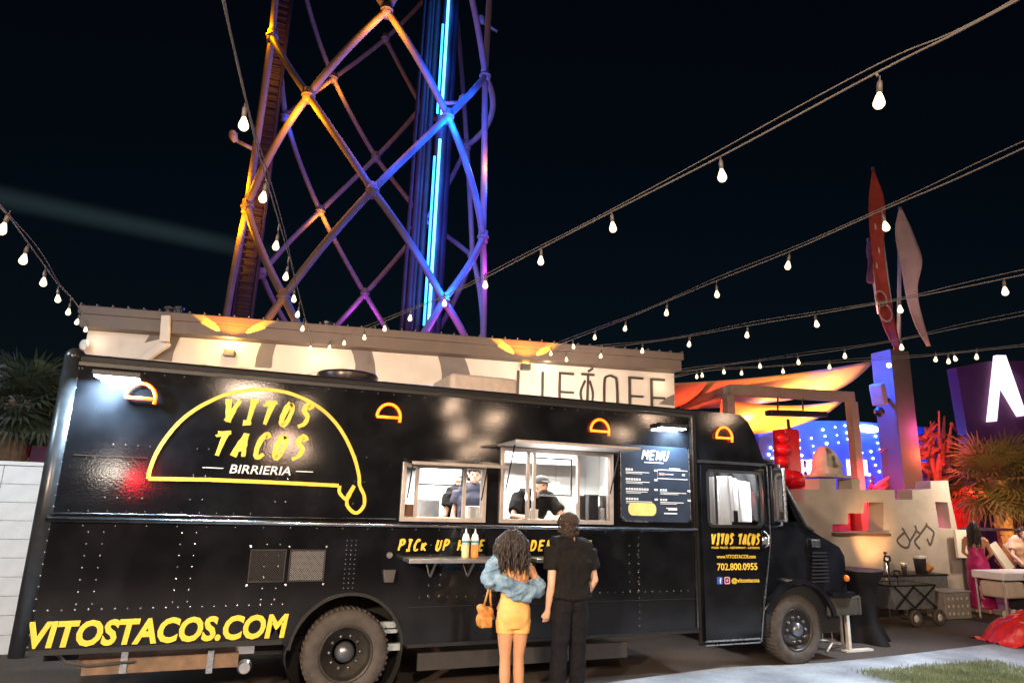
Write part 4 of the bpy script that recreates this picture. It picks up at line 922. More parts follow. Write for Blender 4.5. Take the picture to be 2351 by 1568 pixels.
sw = thing('stepped_wall', 'beige stucco wall with stepped top, cut openings and a scrawled dark squiggle', 'wall', (12, 3.35, 0))
mb = MB(); plate(mb, RF, [outer, h1, h2], .36, -.36); mb.build('wall', BEIGE, sw)
GRAF = mat('dark_spray_paint', (.10, .08, .07), .9, 0, .3, 30)
mb = MB()
for k, st in enumerate(([(580, 370), (600, 400), (560, 440), (545, 470), (580, 510), (625, 520), (640, 470), (600, 400)], [(640, 475), (690, 390), (680, 350)], [(690, 390), (720, 420), (680, 470), (700, 510), (722, 530)], [(720, 420), (770, 350), (765, 335)], [(770, 350), (825, 400), (820, 440), (800, 500), (775, 450)])):
    ribbon(mb, RF, smoothpath(rf(zc, st), 4), .05, .001+.0005*k, .002)
mb.build('graffiti', GRAF, sw)
mb = MB(); p, q = rf(zc, [(45, 402), (450, 410)]); mb.box((p[0]-.03, 3.1, p[1]-.06), (q[0]+.05, 3.55, q[1]-.0)); mb.build('ledge', mat('rusty_ledge', (.10, .05, .035), .8), sw)
PINK = mat('glossy_magenta_box', (.7, .04, .16), .5)
mb = MB(); a, b = rf(zc, [(55, 395), (210, 345)]); c, d = rf(zc, [(170, 340), (212, 260)]); mb.box((a[0], 3.3, a[1]), (b[0], 3.5, b[1])); mb.box((c[0], 3.32, c[1]+.02), (d[0], 3.5, d[1])); mb.split('niche_panel', PINK, sw)
lamp('SPOT', RF.p(*RF.px(*zc(300, 620)), .9), 110, (1, .48, .16), RF.p(*RF.px(*zc(330, 420)), 0), .1, spot=80, blend=.9, name='wall_uplight')
lamp('AREA', (11.5, -6, 5.0), 130, (1, .72, .52), (12.5, 3, 1.0), .5, name='yard_flood')
# backdrop behind the wall openings: a red-lit timber screen
RED = mat('red_painted_timber', (.55, .05, .04), .7, 0, .3, 8)
sc_ = thing('timber_screen', 'red lit timber screen seen through the holes of the stepped wall', 'screen', (14, 5.3, 0))
for k in range(24):
    mb = MB(); x = 10.5+.33*k; mb.box((x, 5.3, 0), (x+.27, 5.36, 2.26+.06*math.sin(k*2.1))); mb.build('plank', RED, sc_)
lamp('AREA', (17.0, 4.3, 2.4), 60, (1, .05, .06), (17.0, 5.4, 1.4), .6, .3, name='red_wash')
lamp('AREA', (13.6, 4.2, 2.6), 110, (1, .06, .08), (13.6, 5.4, 1.2), .8, .3, name='red_wash')
# stone head on the wall
STONE = mat('grey_carved_stone', (.50, .45, .38), .9, 0, .2, 7, .5, 30)
p = RF.px(*za(740, 915)); st_ = thing('stone_sculpture', 'grey carved stone figure like a hooded bust on the stepped wall', 'sculpture', (p[0], 3.45, p[1]))
s_ = RF.px(*za(880, 800))[0]-RF.px(*za(620, 800))[0]; hs = RF.px(*za(740, 530))[1]-p[1]
mb = MB(); cx = p[0]; cz = p[1]; cy0 = 3.42
mb.box((cx-.62*s_, cy0-.3, cz+.004), (cx+.62*s_, cy0+.3, cz+.09*hs)); mb.loft([((cx, cy0, cz+.09*hs), s_*.6, .30), ((cx-.02, cy0, cz+.2*hs), s_*.52, .27)])
prof = [(.12, .50, .26), (.3, .48, .27), (.5, .44, .26), (.68, .38, .24), (.82, .29, .20), (.93, .17, .13), (1.0, .05, .05)]
vs = []; NA = 22
for th in (1.0, .74):
    for zf, rx, ry in prof:
        for a_ in range(NA):
            an = math.radians(-52+284*a_/(NA-1)); vs.append((cx-.04*s_*zf+rx*s_*th*math.cos(an), cy0+ry*th*math.sin(an), cz+hs*zf*(1 if th == 1 else .93)))
NP_ = len(prof); off_ = NP_*NA; fs = []
for l_ in range(NP_-1):
    for a_ in range(NA-1):
        q = l_*NA+a_; fs += [(q, q+1, q+NA+1, q+NA), (off_+q+NA, off_+q+NA+1, off_+q+1, off_+q)]
    for e_ in (0, NA-1): q = l_*NA+e_; fs.append((q, q+NA, off_+q+NA, off_+q))
for a_ in range(NA-1): fs.append((a_, off_+a_, off_+a_+1, a_+1)); q = (NP_-1)*NA+a_; fs.append((q, q+1, off_+q+1, off_+q))
mb.add(vs, fs)
mb.tube([(cx+.02*s_, cy0+.02, cz+.12*hs), (cx+.03*s_, cy0+.0, cz+.5*hs), (cx, cy0+.03, cz+.72*hs)], [.15, .11, .07], 10); mb.ell((cx+.02*s_, cy0-.05, cz+.62*hs), (.075, .08, .10), 12)
mb.tube([(cx-.3*s_, cy0-.16, cz+.26*hs), (cx-.05*s_, cy0-.25, cz+.22*hs), (cx+.22*s_, cy0-.2, cz+.25*hs)], [.07, .06, .075], 8); mb.tube([(cx+.25*s_, cy0-.12, cz+.55*hs), (cx+.3*s_, cy0-.2, cz+.38*hs), (cx+.1*s_, cy0-.24, cz+.27*hs)], [.06, .05, .04], 8)
organic('carved_stone', mb, STONE, st_, .02, 2, (.010, 9))
# blue star wall
SF = Frame((16, 9.0, 0), (1, 0, 0), (0, 0, 1), (0, -1, 0))
def sf(f, a, b): return SF.px(*f(a, b))
BLUEW = mat('blue_painted_wall', (.10, .16, .62), .6, 0, .12, 2)
ss = thing('star_wall', 'bright blue wall dotted with small star lights and glowing white panels', 'wall', (17, 9.1, 0))
tl, tr = sf(za, -60, 330), sf(za, 1420, 280)
mb = MB(); plate(mb, SF, [[(tl[0]-.4, 0), (tr[0]+2.2, 0), (tr[0]+2.2, tr[1]), sf(za, 900, 245), sf(za, 230, 240), (tl[0]-.4, tl[1])]], .2, -.2); mb.build('wall', BLUEW, ss)
STARM = mat('star_bulb', (.7, .85, 1), .3, emit=(.55, .8, 1), estr=9)
mb = MB(); mb.ell((0, 0, 0), (.038, .03, .038), 8); sme = mb.mesh('star_bulb', STARM, True)
SP = [(300, 470), (275, 485), (440, 450), (460, 540), (620, 510), (740, 415), (575, 350), (835, 300), (855, 385), (870, 460), (600, 425), (300, 565), (325, 650), (480, 625), (760, 500), (1010, 535), (1035, 620), (1140, 605), (1165, 685), (1250, 585), (1345, 560), (1220, 505), (1195, 425), (1305, 400), (1275, 320), (1240, 840), (1120, 875), (1150, 950), (1195, 765), (1340, 470), (990, 455), (960, 300), (720, 320), (20, 660), (55, 755), (85, 840), (0, 590), (-20, 690), (110, 390), (60, 450), (20, 520), (-40, 560), (-60, 640)]
for a, b in SP: u_, v_ = sf(za, a, b); inst('star_bulb', sme, ss, SF.p(u_, v_, .03), scale=(random.uniform(.7, 1.3),)*3)
PANELM = mat('glowing_white_panel', (1, .95, 1), .4, emit=(1, .86, .98), estr=1.5)
for x0, x1 in ((285, 415), (435, 540), (870, 960), (1015, 1085), (1295, 1385)):
    a, b = sf(za, x0, 885), sf(za, x1, 705); mb = MB(); fbox(mb, SF, a[0], b[0], a[1], b[1], .003, .05); mb.build('glowing_panel', PANELM, ss)
FIG = mat('dark_figure_print', (.12, .02, .03), .5)
for x, yt in ((352, 735), (905, 735)):
    a = sf(za, x, yt); mb = MB()
    for dz, r_ in ((0, .06), (-.35, .07), (-.10, .045)): mb.ell(SF.p(a[0], a[1]+dz, .06), (r_, .012, r_*1.3), 10)
    mb.split('panel_print', FIG, ss)
a = sf(za, 1075, 340); mb = MB(); mb.ell(SF.p(a[0], a[1], .12), (.55, .1, .13), 16); mb.build('oval_lamp', mat('oval_lamp_glow', (1, 1, 1), .3, emit=(.6, .85, 1), estr=6), ss, True)
for x in (14, 15.5, 17, 18.5, 20.2): lamp('AREA', (x, 8.2, 4.9), 80, (.02, .16, 1), (x, 9.0, 1.5), .5, .1, name='blue_wall_wash')
for (a_, b_) in ((400, 290), (530, 300), (670, 290), (1065, 390)):
    u_, v_ = sf(za, a_, b_); lamp('SPOT', SF.p(u_, v_+.25, .25), 26, (.25, .7, 1), SF.p(u_, v_-1.5, .02), .04, spot=40, blend=.8, name='blue_scallop')
lamp('AREA', (20.5, 7.4, 2.4), 60, (.9, .1, .7), (20.0, 9, 1.2), .6, name='magenta_wash')
# red pillar sculpture
REDG = mat('glossy_red_paint', (.42, .008, .018), .35, 0, .15, 6)
p = at(*za(225, 1000), 4.6); pt = at(*za(195, 350), 4.6); rs = thing('red_pillar', 'glossy red carved pillar with bulging lumps behind the truck nose', 'sculpture', (p.x, 4.6, 0))
mb = MB(); mb.box((p.x-.26, 4.45, 0), (p.x+.16, 4.85, pt.z)); mb.build('post', REDG, rs, bevel=.03)
for (a, b, r_) in ((100, 440, .17), (115, 580, .2), (110, 720, .17), (170, 900, .22), (260, 940, .28), (300, 1050, .2)):
    q = at(*za(a, b), 4.4); mb = MB(); mb.ell(q, (r_, r_*.55, r_*.75), 12); mb.build('lump', REDG, rs, True)
lamp('AREA', (p.x-1.2, 3.6, 3.4), 22, (1, .10, .08), (p.x, 4.6, 2.4), .4, name='red_lamp')
# pergola
PERG = mat('beige_pergola_steel', (.27, .22, .18), .6, 0, .1, 4)
pg = thing('pergola', 'beige steel pergola frame with hanging dark heater bar under the orange sail', 'pergola', (13, 5, 0))
def zd5(a, b, Y=5.0): return at(*zd(a, b), Y)
c1, c2, c3 = zd5(250, 498), zd5(1105, 545), zd5(1195, 1200)
mb = MB(); mb.bar(c1, c2+Vector((.1, 0, 0)), .2, .24); mb.build('beam', PERG, pg, bevel=.01)
ce = atz(1560, 936, c1.z); mb = MB(); mb.bar((c1.x, 5.05, c1.z-.02), (ce.x, ce.y, c1.z-.02), .18, .22); mb.build('beam', PERG, pg, bevel=.01)
mb = MB(); mb.box((c2.x-.02, 4.92, 0), (c2.x+.2, 5.12, c2.z-.12)); mb.build('post', PERG, pg, bevel=.01)
mb = MB(); mb.box((c1.x-.1, 4.92, 0), (c1.x+.1, 5.12, c1.z-.12)); mb.build('post', PERG, pg, bevel=.01)
a, b = zd5(530, 660), zd5(930, 672); mb = MB(); mb.bar(a, b, .22, .13); ht = mb.build('heater_bar', BLACKTRIM, pg, bevel=.02)
mb = MB()
for q, w_ in (((600, 640), (600, 545)), ((780, 655), (775, 520))): mb.tube([zd5(*q), zd5(*w_)], .02, 6)
mb.split('hanger', BLACKTRIM, ht)
q = zd5(800, 1050); mb = MB(); mb.tube([(q.x, 5.3, 0), (q.x-.15, 5.3, zd5(775, 700).z)], .04, 8); mb.build('pole', BLACKTRIM, pg)
# shade sails
SAIL = mat('woven_shade_sail', (.80, .50, .26), .8, 0, .06, 3, .1, 80)
def sail(label, corners, sg=.25, glow=(), N=14):
    P = [at(*zd(a, b), Y) for a, b, Y in corners]; cen = sum(P, Vector())/len(P); t_ = thing('shade_sail', label, 'shade sail', cen, 'orange shade sails over the yard')
    mb = MB(); vs = []
    for i in range(N+1):
        for j in range(N+1):
            a, b = i/N, j/N; q = P[0].lerp(P[1], a).lerp(P[3].lerp(P[2], a), b); edge = 4*a*(1-a)+4*b*(1-b)
            vs.append(q-Vector((0, 0, sg*edge*.5)))
    mb.add(vs, [(i*(N+1)+j, (i+1)*(N+1)+j, (i+1)*(N+1)+j+1, i*(N+1)+j+1) for i in range(N) for j in range(N)])
    for a, b, en, c in glow:
        q = P[0].lerp(P[1], a).lerp(P[3].lerp(P[2], a), b); lamp('AREA', q-Vector((0, 0, 1.0)), en*1.1, c, q, .5, name='sail_glow', spread=150)
    o = mb.build('fabric', SAIL, t_, True); s2 = o.modifiers.new('thick', 'SOLIDIFY'); s2.thickness = .006; return t_
sail('upper orange shade sail stretched to a sharp tip beside the tall column', [(-260, 455, 5.2), (1295, 285, 7.5), (985, 515, 8.5), (-200, 640, 9.0)], .25, ((.35, .4, 60, (1, .13, .05)), (.6, .45, 70, (1, .36, .05)), (.8, .5, 60, (1, .5, .10)), (.93, .4, 8, (1, .5, .12))))
sail('lower orange shade sail glowing under the pergola beam', [(200, 560, 6.2), (1080, 565, 7.0), (700, 745, 9.0), (150, 800, 8.8)], .35, ((.3, .4, 40, (1, .40, .03)), (.7, .5, 40, (1, .46, .04))))
for (a, b, Y, en, c) in ((700, 800, 6.6, 170, (1, .52, .06)), (930, 640, 7.0, 110, (1, .55, .08)), (150, 760, 6.4, 150, (1, .10, .05)), (450, 900, 7.2, 130, (1, .34, .03))):
    p = at(*zd(a, b), Y); lamp('SPOT', p-Vector((0, 0, .8)), en*1.6, c, p+Vector((0, .4, 3)), .1, spot=130, blend=.9, name='sail_uplight')
# tall steel column with flags
COLM = mat('painted_steel_column', (.105, .085, .08), .8, 0, .1, 4)
b0 = at(*zb(205, 1370), 5.2); sc2 = thing('steel_column', 'tall square steel column lit blue and violet on its left face', 'column', (b0.x, 5.2, 0))
top = at(*zb(110, 165), 5.2).z
wl = abs(at(*zb(260, 700), 5.2).x-at(*zb(60, 700), 5.2).x)
mb = MB(); mb.box((-wl*.36, -wl*.36, .0), (wl*.36, wl*.36, top), Matrix.Translation((b0.x+.0, 5.2, 0)) @ Matrix.Rotation(math.radians(-4), 4, 'Z')); mb.build('column_shaft', COLM, sc2, bevel=.01)
lamp('AREA', (b0.x-1.6, 5.25, top-.5), 260, (.005, .08, 1), (b0.x-.2, 5.1, top-1.3), .3, name='column_blue_wash')
lamp('AREA', (b0.x-1.4, 5.25, 2.6), 14, (.35, .03, .9), (b0.x-.2, 5.1, 2.6), .3, name='column_violet_wash')
q = at(*zb(75, 268), 4.7); mb = MB(); mb.ell(q, .06, 10); mb.build('pilot_lamp', mat('white_pilot', (1, 1, 1), .3, emit=(.7, .9, 1), estr=12), sc2, True)
q = at(*zd(1300, 545), 4.9); mb = MB(); mb.bar(q+Vector((0, -.05, .32)), q+Vector((.12, 0, -.2)), .30, .30); sp_ = mb.build('loudspeaker', mat('grey_speaker_case', (.32, .26, .30), .5), sc2, bevel=.03)
mb = MB(); mb.bar(q+Vector((.1, 0, 0)), (b0.x-.1, 5.2, q.z), .07); mb.ell(q+Vector((.05, 0, -.38)), .13, 10); mb.build('speaker_bracket', BLACKTRIM, sp_)
lamp('POINT', (q.x-.6, 4.2, q.z), 2, (1, .12, .5), size=.1, name='speaker_pink_glow')
# flags
def flag(name, label, pole, outline, m, Yf, grp):
    a, b = pole; pa_, pb_ = at(*a, Yf), at(*b, Yf); t_ = thing(name, label, 'flag', pa_, grp)
    mb = MB(); mb.tube([pa_, pb_], .05, 8); mb.build('pole', mat('flag_pole', (.55, .55, .6), .4, .5), t_, True)
    L_ = [at(x, y, Yf-.08) for x, y in outline]; n2 = len(L_)//2; vs = []; N = 7
    lft = smoothpath(L_[:n2], 4); rgt = smoothpath(L_[n2:][::-1], 4); K = 30
    def xat(path, z):
        q = sorted(path, key=lambda c: c.z); z = min(max(z, q[0].z), q[-1].z)
        for a_, b_ in zip(q, q[1:]):
            if a_.z <= z <= b_.z: return a_.x+(b_.x-a_.x)*((z-a_.z)/max(1e-5, b_.z-a_.z))
        return q[-1].x
    zt, zb_ = max(c.z for c in lft+rgt), min(c.z for c in lft+rgt); yc = L_[0].y
    for i in range(K):
        z = zt+(zb_-zt)*i/(K-1); x0, x1 = xat(lft, z), xat(rgt, z)
        for j in range(N): f_ = j/(N-1); vs.append(Vector((x0+(x1-x0)*f_, yc+.035*math.sin(i*.28+f_*3.2)*min(1, i/4), z)))
    mb = MB(); mb.add(vs, [(i*N+j, (i+1)*N+j, (i+1)*N+j+1, i*N+j+1) for i in range(K-1) for j in range(N-1)])
    o = mb.build('cloth', m, t_, True); s2 = o.modifiers.new('thick', 'SOLIDIFY'); s2.thickness = .01; return t_
REDF = mat('red_flag_cloth', (.42, .06, .04), .85, 0, .2, 3); MAUVE = mat('pale_mauve_cloth', (.48, .36, .36), .85, 0, .1, 3)
fl = flag('feather_flag', 'red feather flag with pale marks above the tall steel column', ((2062, 845), (2004, 385)), [(2003, 385), (1997, 470), (1999, 560), (2008, 650), (2018, 715), (2040, 770), (2063, 812), (2068, 812), (2054, 740), (2040, 640), (2030, 560), (2032, 500), (2025, 445), (2005, 385)], REDF, 5.3, 'feather flags on the column')
MARK = mat('cream_flag_print', (.6, .45, .38), .8)
mb = MB()
for (x, y, r_) in ((2023, 685, .2), (2033, 718, .24)):
    c = at(x, y, 5.05); FR = Frame(c, (1, 0, 0), (0, 0, 1), (0, -1, 0)); ribbon(mb, FR, [(r_*math.cos(t), r_*math.sin(t)) for t in [2*PI*i/14 for i in range(14)]], .05, .004, 0, True)
for (x, y) in ((2013, 610), (2018, 575), (2010, 520)): mb.ell(at(x, y, 5.1), (.04, .01, .1), 6)
mb.split('flag_print', MARK, fl)
flag('feather_flag', 'pale mauve feather flag hanging to the right of the red one', ((2063, 850), (2066, 476)), [(2065, 476), (2058, 530), (2068, 620), (2078, 680), (2092, 720), (2108, 755), (2131, 795), (2134, 793), (2122, 750), (2112, 700), (2110, 655), (2118, 600), (2100, 550), (2070, 476)], MAUVE, 5.3, 'feather flags on the column')
flag('feather_flag', 'narrow violet pennant behind the left edge of the red flag', ((2018, 720), (1993, 548)), [(1992, 550), (1990, 590), (1991, 640), (1995, 650), (2003, 650), (2003, 640), (2004, 600), (2000, 552)], mat('violet_pennant', (.22, .13, .34), .85), 5.6, 'feather flags on the column')
lamp('SPOT', (18.2, 2.6, 4.4), 420, (1, .66, .58), at(2050, 560, 5.3), .2, spot=34, blend=.7, name='flag_flood')
# purple sign wall
PURP = mat('deep_purple_wall', (.085, .03, .12), .6, 0, .12, 2)
PF = Frame((19, 6.6, 0), Vector((.96, -.28, 0)), (0, 0, 1), Vector((-.28, -.96, 0)))
def pf(a, b): return PF.px(*zb(a, b))
ps = thing('sign_wall', 'tall purple wall carrying a glowing white inverted V sign', 'wall', PF.p(0, 0))
u0_, v0_ = pf(640, 285); u1_, v1_ = pf(735, 830); mb = MB(); plate(mb, PF, [[(u1_+.05, 0), (u1_+6, 0), (u1_+6, v0_+.55), pf(900, 235), (u0_, v0_), (u1_, v1_)]], .4, -.4); mb.build('wall', PURP, ps)
SIGN = mat('glowing_sign_face', (1, .9, .95), .4, emit=(1, .74, .9), estr=1.6)
mb = MB(); plate(mb, PF, [[pf(890, 745), pf(955, 740), pf(985, 430), pf(1145, 700), pf(1205, 692), pf(1030, 190), pf(950, 190)]], .12, .004); mb.build('sign_letter', SIGN, ps)
u_, v_ = pf(990, 230); lamp('SPOT', PF.p(u_, v_+.3, .7), 70, (1, .8, .75), PF.p(u_+.3, v_-1.4, 0), .08, spot=70, blend=.8, name='sign_spot')
lamp('AREA', PF.p(u_-.5, v_-1, 3.5), 9, (.6, .2, 1), PF.p(u_-.4, v_-1, 0), .4, name='purple_wash')
# spiky red lit sculptures
SPK = mat('red_lacquered_beam', (.55, .10, .07), .45, 0, .25, 5)
def spiky(label, f, pts, Y, seed, extra=0, box=None):
    random.seed(seed); c = at(*f(*pts[0]), Y); t_ = thing('spiky_sculpture', label, 'sculpture', (c.x, Y, 0), 'red spiked sculptures')
    for (a, b, a2, b2, w_) in pts[1:]:
        mb = MB(); p, q = at(*f(a, b), Y+random.uniform(-.35, .35)), at(*f(a2, b2), Y+random.uniform(-.35, .35)); mb.tube([p, p.lerp(q, .5), q], [w_, w_*.8, w_*.35], 6); mb.build('spike', SPK, t_)
    for k in range(extra):                                         # loose thinner blades
        fx, fy = random.random(), random.random(); x0, y0, x1, y1 = box
        a, b = x0+(x1-x0)*fx, y0+(y1-y0)*fy; an = random.choice((random.uniform(-.5, .4), random.uniform(.9, 1.9))); l = random.uniform(.5, 1.6)*(y1-y0)*.18
        p = at(*f(a-l*math.cos(an), b+l*math.sin(an)), Y+random.uniform(-.3, .4)); q = at(*f(a+l*math.cos(an), b-l*math.sin(an)), Y+random.uniform(-.3, .4)); w_ = random.uniform(.025, .06)
        mb = MB(); mb.bar(p, q, w_, w_*.6, (random.random(), .5, random.random())); mb.build('blade', random.choice((SPK, SPK2, SPK2)), t_)
    return t_
SPK2 = mat('dark_bronze_beam', (.16, .06, .05), .4, .4, .25, 5)
spiky('large cluster of red lit angled spikes right of the tall column', zb, [(470, 1290)] + [(470, 1250, 375, 790, .05), (460, 1200, 425, 735, .05), (500, 1180, 495, 650, .05), (520, 1100, 540, 700, .07), (560, 1050, 600, 760, .06), (340, 900, 500, 830, .09), (345, 950, 470, 880, .08),
      (340, 1040, 510, 960, .10), (350, 1000, 480, 920, .08), (345, 1110, 480, 1075, .09), (420, 1200, 345, 1130, .12), (440, 1260, 450, 1000, .14), (480, 1260, 500, 1010, .1), (550, 970, 640, 1075, .08), (600, 980, 680, 930, .08), (640, 1260, 745, 1110, .09), (520, 1240, 600, 1150, .14), (600, 760, 650, 830, .05), (350, 900, 480, 760, .06), (370, 870, 460, 740, .05), (430, 1000, 340, 960, .09), (545, 1150, 600, 900, .09)], 5.6, 3, 70, (345, 830, 680, 1250))
spiky('small heap of magenta lit spikes low behind the wall left of the tall column', za, [(1330, 1050)] + [(1180, 1040, 1420, 860, .07), (1220, 1050, 1440, 900, .07), (1260, 1050, 1430, 950, .07), (1300, 1050, 1330, 940, .07), (1350, 1050, 1400, 980, .09), (1130, 1040, 1160, 960, .05), (1250, 600, 1360, 550, .04), (1400, 1050, 1420, 800, .06)], 5.6, 4, 24, (1150, 900, 1430, 1050))
lamp('POINT', at(*zb(390, 1020), 4.7), 60, (1, .14, .05), size=.2, name='red_wash'); lamp('POINT', at(*zb(400, 820), 4.6), 45, (1, .10, .45), size=.2, name='magenta_wash'); lamp('POINT', at(*zb(620, 1100), 4.6), 22, (1, .16, .08), size=.2, name='red_wash')
lamp('POINT', at(*za(1300, 960), 4.8), 14, (1, .05, .25), size=.2, name='magenta_wash')
# palms
def palm(label, base, crown_z, L_, nf, m, seed, trunk_m, fan=True, spreadz=(-.5, 1.2)):
    random.seed(seed); t_ = thing('palm', label, 'palm', base); bx, by, bz = base
    mb = MB(); mb.tube([(bx, by, bz), (bx+.04, by, (bz+crown_z)/2), (bx, by, crown_z)], [.2, .17, .2], 12)
    for k in range(40): a = random.uniform(0, 2*PI); z = random.uniform(bz+.1, crown_z); mb.bar((bx+.17*math.cos(a), by+.17*math.sin(a), z), (bx+.26*math.cos(a), by+.26*math.sin(a), z+.14), .07, .03)
    mb.build('trunk', trunk_m, t_)
    # one fan frond: stalk and radiating blades
    meshes = []
    for v in range(3):
        mb = MB(); mb.tube([(0, 0, 0), (L_*.25, 0, .03), (L_*.5, 0, .02)], .012, 5); nb = 22
        for k in range(nb):
            a = (k/(nb-1)-.5)*math.radians(250); l = L_*.62*(1-.25*abs(a)/2.2)*random.uniform(.85, 1.1); c0 = Vector((L_*.5, 0, .02)); d = Vector((math.cos(a), math.sin(a), random.uniform(-.05, .1))); sd = Vector((-math.sin(a), math.cos(a), 0))*.026
            m1 = c0+d*l*.55+Vector((0, 0, .02)); e_ = c0+d*l+Vector((0, 0, -.12*l*random.uniform(.5, 2)))
            mb.add([c0, m1+sd, e_, m1-sd], [(0, 1, 2, 3)])
        meshes.append(mb.mesh('frond', m, False))
    for k in range(nf):
        az = k*2.39996+random.uniform(-.2, .2); el = spreadz[0]+(spreadz[1]-spreadz[0])*((k+.5)/nf)
        mt = Matrix.Translation((bx, by, crown_z)) @ Matrix.Rotation(az, 4, 'Z') @ Matrix.Rotation(-el, 4, 'Y') @ Matrix.Rotation(random.uniform(-.5, .5), 4, 'X') @ Matrix.Scale(random.uniform(.8, 1.1), 4)
        inst('frond', meshes[k % 3], t_, (0, 0, 0), mtx=mt)
    return t_
PALM1 = mat('dry_green_frond', (.13, .13, .03), .6, 0, .4, 4, col2=(.17, .09, .03)); PALM2 = mat('dark_green_frond', (.022, .036, .024), .5, 0, .4, 4)
TRK = mat('palm_trunk_bark', (.30, .17, .08), .9, 0, .3, 12, .5, 30)
pb = at(*zb(985, 1230), 3.9); palm('bushy fan palm with orange lit fronds beside the right end of the stepped wall', (pb.x, 3.9, 0), pb.z, 1.25, 64, PALM1, 11, TRK, True, (-1.1, 1.25))
pb2 = pb
lamp('SPOT', (pb.x-.5, 2.6, .7), 240, (1, .5, .14), (pb.x-.1, 3.9, 2.6), .15, spot=95, blend=.8, name='palm_uplight')
lamp('POINT', (pb.x-1.6, 3.0, 2.9), 22, (1, .45, .12), size=.2, name='palm_side_glow')
pl = at(45, 930, 5.5); palm('dark shaggy palm behind the white block wall at the left edge', (pl.x, 5.5, 0), pl.z, .92, 44, PALM2, 12, mat('dark_palm_bark', (.09, .06, .04), .9, 0, .3, 12, .5, 30), True, (-.9, 1.2))
lamp('AREA', (pl.x+.2, 3.6, 4.9), 14, (.65, .85, 1), (pl.x, 5.5, pl.z), .3, name='palm_cool_light'); lamp('POINT', (pl.x-.9, 4.7, pl.z-.4), 9, (.9, 1, .35), size=.1, name='palm_green_glow')
# violet and crimson panels far left behind the block wall
lb = thing('painted_hoarding', 'crimson and violet painted hoarding behind the block wall at the left edge', 'hoarding', (-3.8, 6.6, 0))
for k in range(8):
    mb = MB(); x = -5.6+.36*k; mb.box((x, 6.6, 0), (x+.33, 6.66, 2.75 if k < 4 else 2.55)); mb.build('plank', mat('crimson_paint', (.30, .02, .05), .7) if (k < 4 or k % 2) else mat('violet_paint', (.40, .22, .62), .7), lb)
lamp('AREA', (-4.2, 5.2, 3.6), 45, (.9, .7, 1), (-4, 6.6, 1.9), .5, name='hoarding_light')
for (a, b, c) in ((718, 803, 1.0), (757, 803, .8), (1260, 822, 1.2), (1530, 866, 1.4), (205, 765, 1.0)):
    u_, v_ = BF.px(a, b); lamp('POINT', BF.p(u_, v_-.1, -.12), 1.6*c, (1, .72, .44), size=.04, name='bulb_glow')

# ================================================================== PEOPLE
EYE = mat('dark_eye', (.02, .015, .012), .2)
def xf(base, yaw, s):
    m = Matrix.Translation(base) @ Matrix.Rotation(yaw, 4, 'Z') @ Matrix.Scale(s, 4)
    return lambda p: m @ Vector(p)
STAND = dict(head=(0, .01, 1.62), neck=(0, -.015, 1.49), chest=(0, -.01, 1.33), belly=(0, .01, 1.10), hip=(0, 0, .95),
    shL=(-.185, -.01, 1.42), shR=(.185, -.01, 1.42), elL=(-.25, -.03, 1.14), elR=(.25, -.03, 1.14), wrL=(-.25, .06, .90), wrR=(.25, .06, .90),
    hpL=(-.09, 0, .92), hpR=(.09, 0, .92), knL=(-.10, .02, .50), knR=(.10, .02, .50), anL=(-.11, -.01, .08), anR=(.11, -.01, .08))
def hand(mb, wr, d, side, k, curl=.5):
    wr = Vector(wr); d = Vector(d).normalized(); sd = d.cross(Vector((0, 0, 1)))
    if sd.length < .2: sd = Vector((0, 1, 0))
    sd.normalize(); nrm = sd.cross(d).normalized()*side
    mb.tube([wr-d*.01*k, wr+d*.04*k, wr+d*.085*k], [.026*k, .034*k, .03*k], 8)
    for i, ln in enumerate((.062, .074, .068, .052)):
        o = wr+d*.08*k+sd*(i-1.5)*.019*k; m1 = o+d*ln*.5*k+nrm*.012*curl*k; mb.tube([wr+d*.05*k+sd*(i-1.5)*.012*k, o, m1, m1+d*ln*.4*k+nrm*ln*curl*.7*k], [.009*k, .0095*k, .009*k, .007*k], 6)
    t0 = wr+d*.03*k-sd*.026*k; mb.tube([wr+d*.02*k, t0, t0+d*.035*k-sd*.018*k+nrm*.01*k, t0+d*.06*k-sd*.018*k+nrm*.025*k], [.014*k, .012*k, .0105*k, .008*k], 6)
def face(mb, H, hy, k):
    R = Matrix.Rotation(hy, 3, 'Z'); f = lambda x, y, z: H+(R @ Vector((x, y, z)))*k
    mb.ell(f(0, -.008, .02), (.076*k, .094*k, .10*k), 18, R.to_3x3()); mb.ell(f(0, .022, -.045), (.056*k, .066*k, .068*k), 14, R)
    mb.ell(f(0, .092, -.012), (.013*k, .02*k, .022*k), 8, R); mb.ell(f(0, .082, -.052), (.022*k, .012*k, .010*k), 8, R); mb.ell(f(0, .074, -.088), (.022*k, .02*k, .018*k), 8, R)
    mb.ell(f(0, .07, .035), (.05*k, .02*k, .012*k), 8, R)
    for s in (-1, 1): mb.ell(f(s*.078, -.01, -.005), (.012*k, .022*k, .032*k), 8, R)
    return f
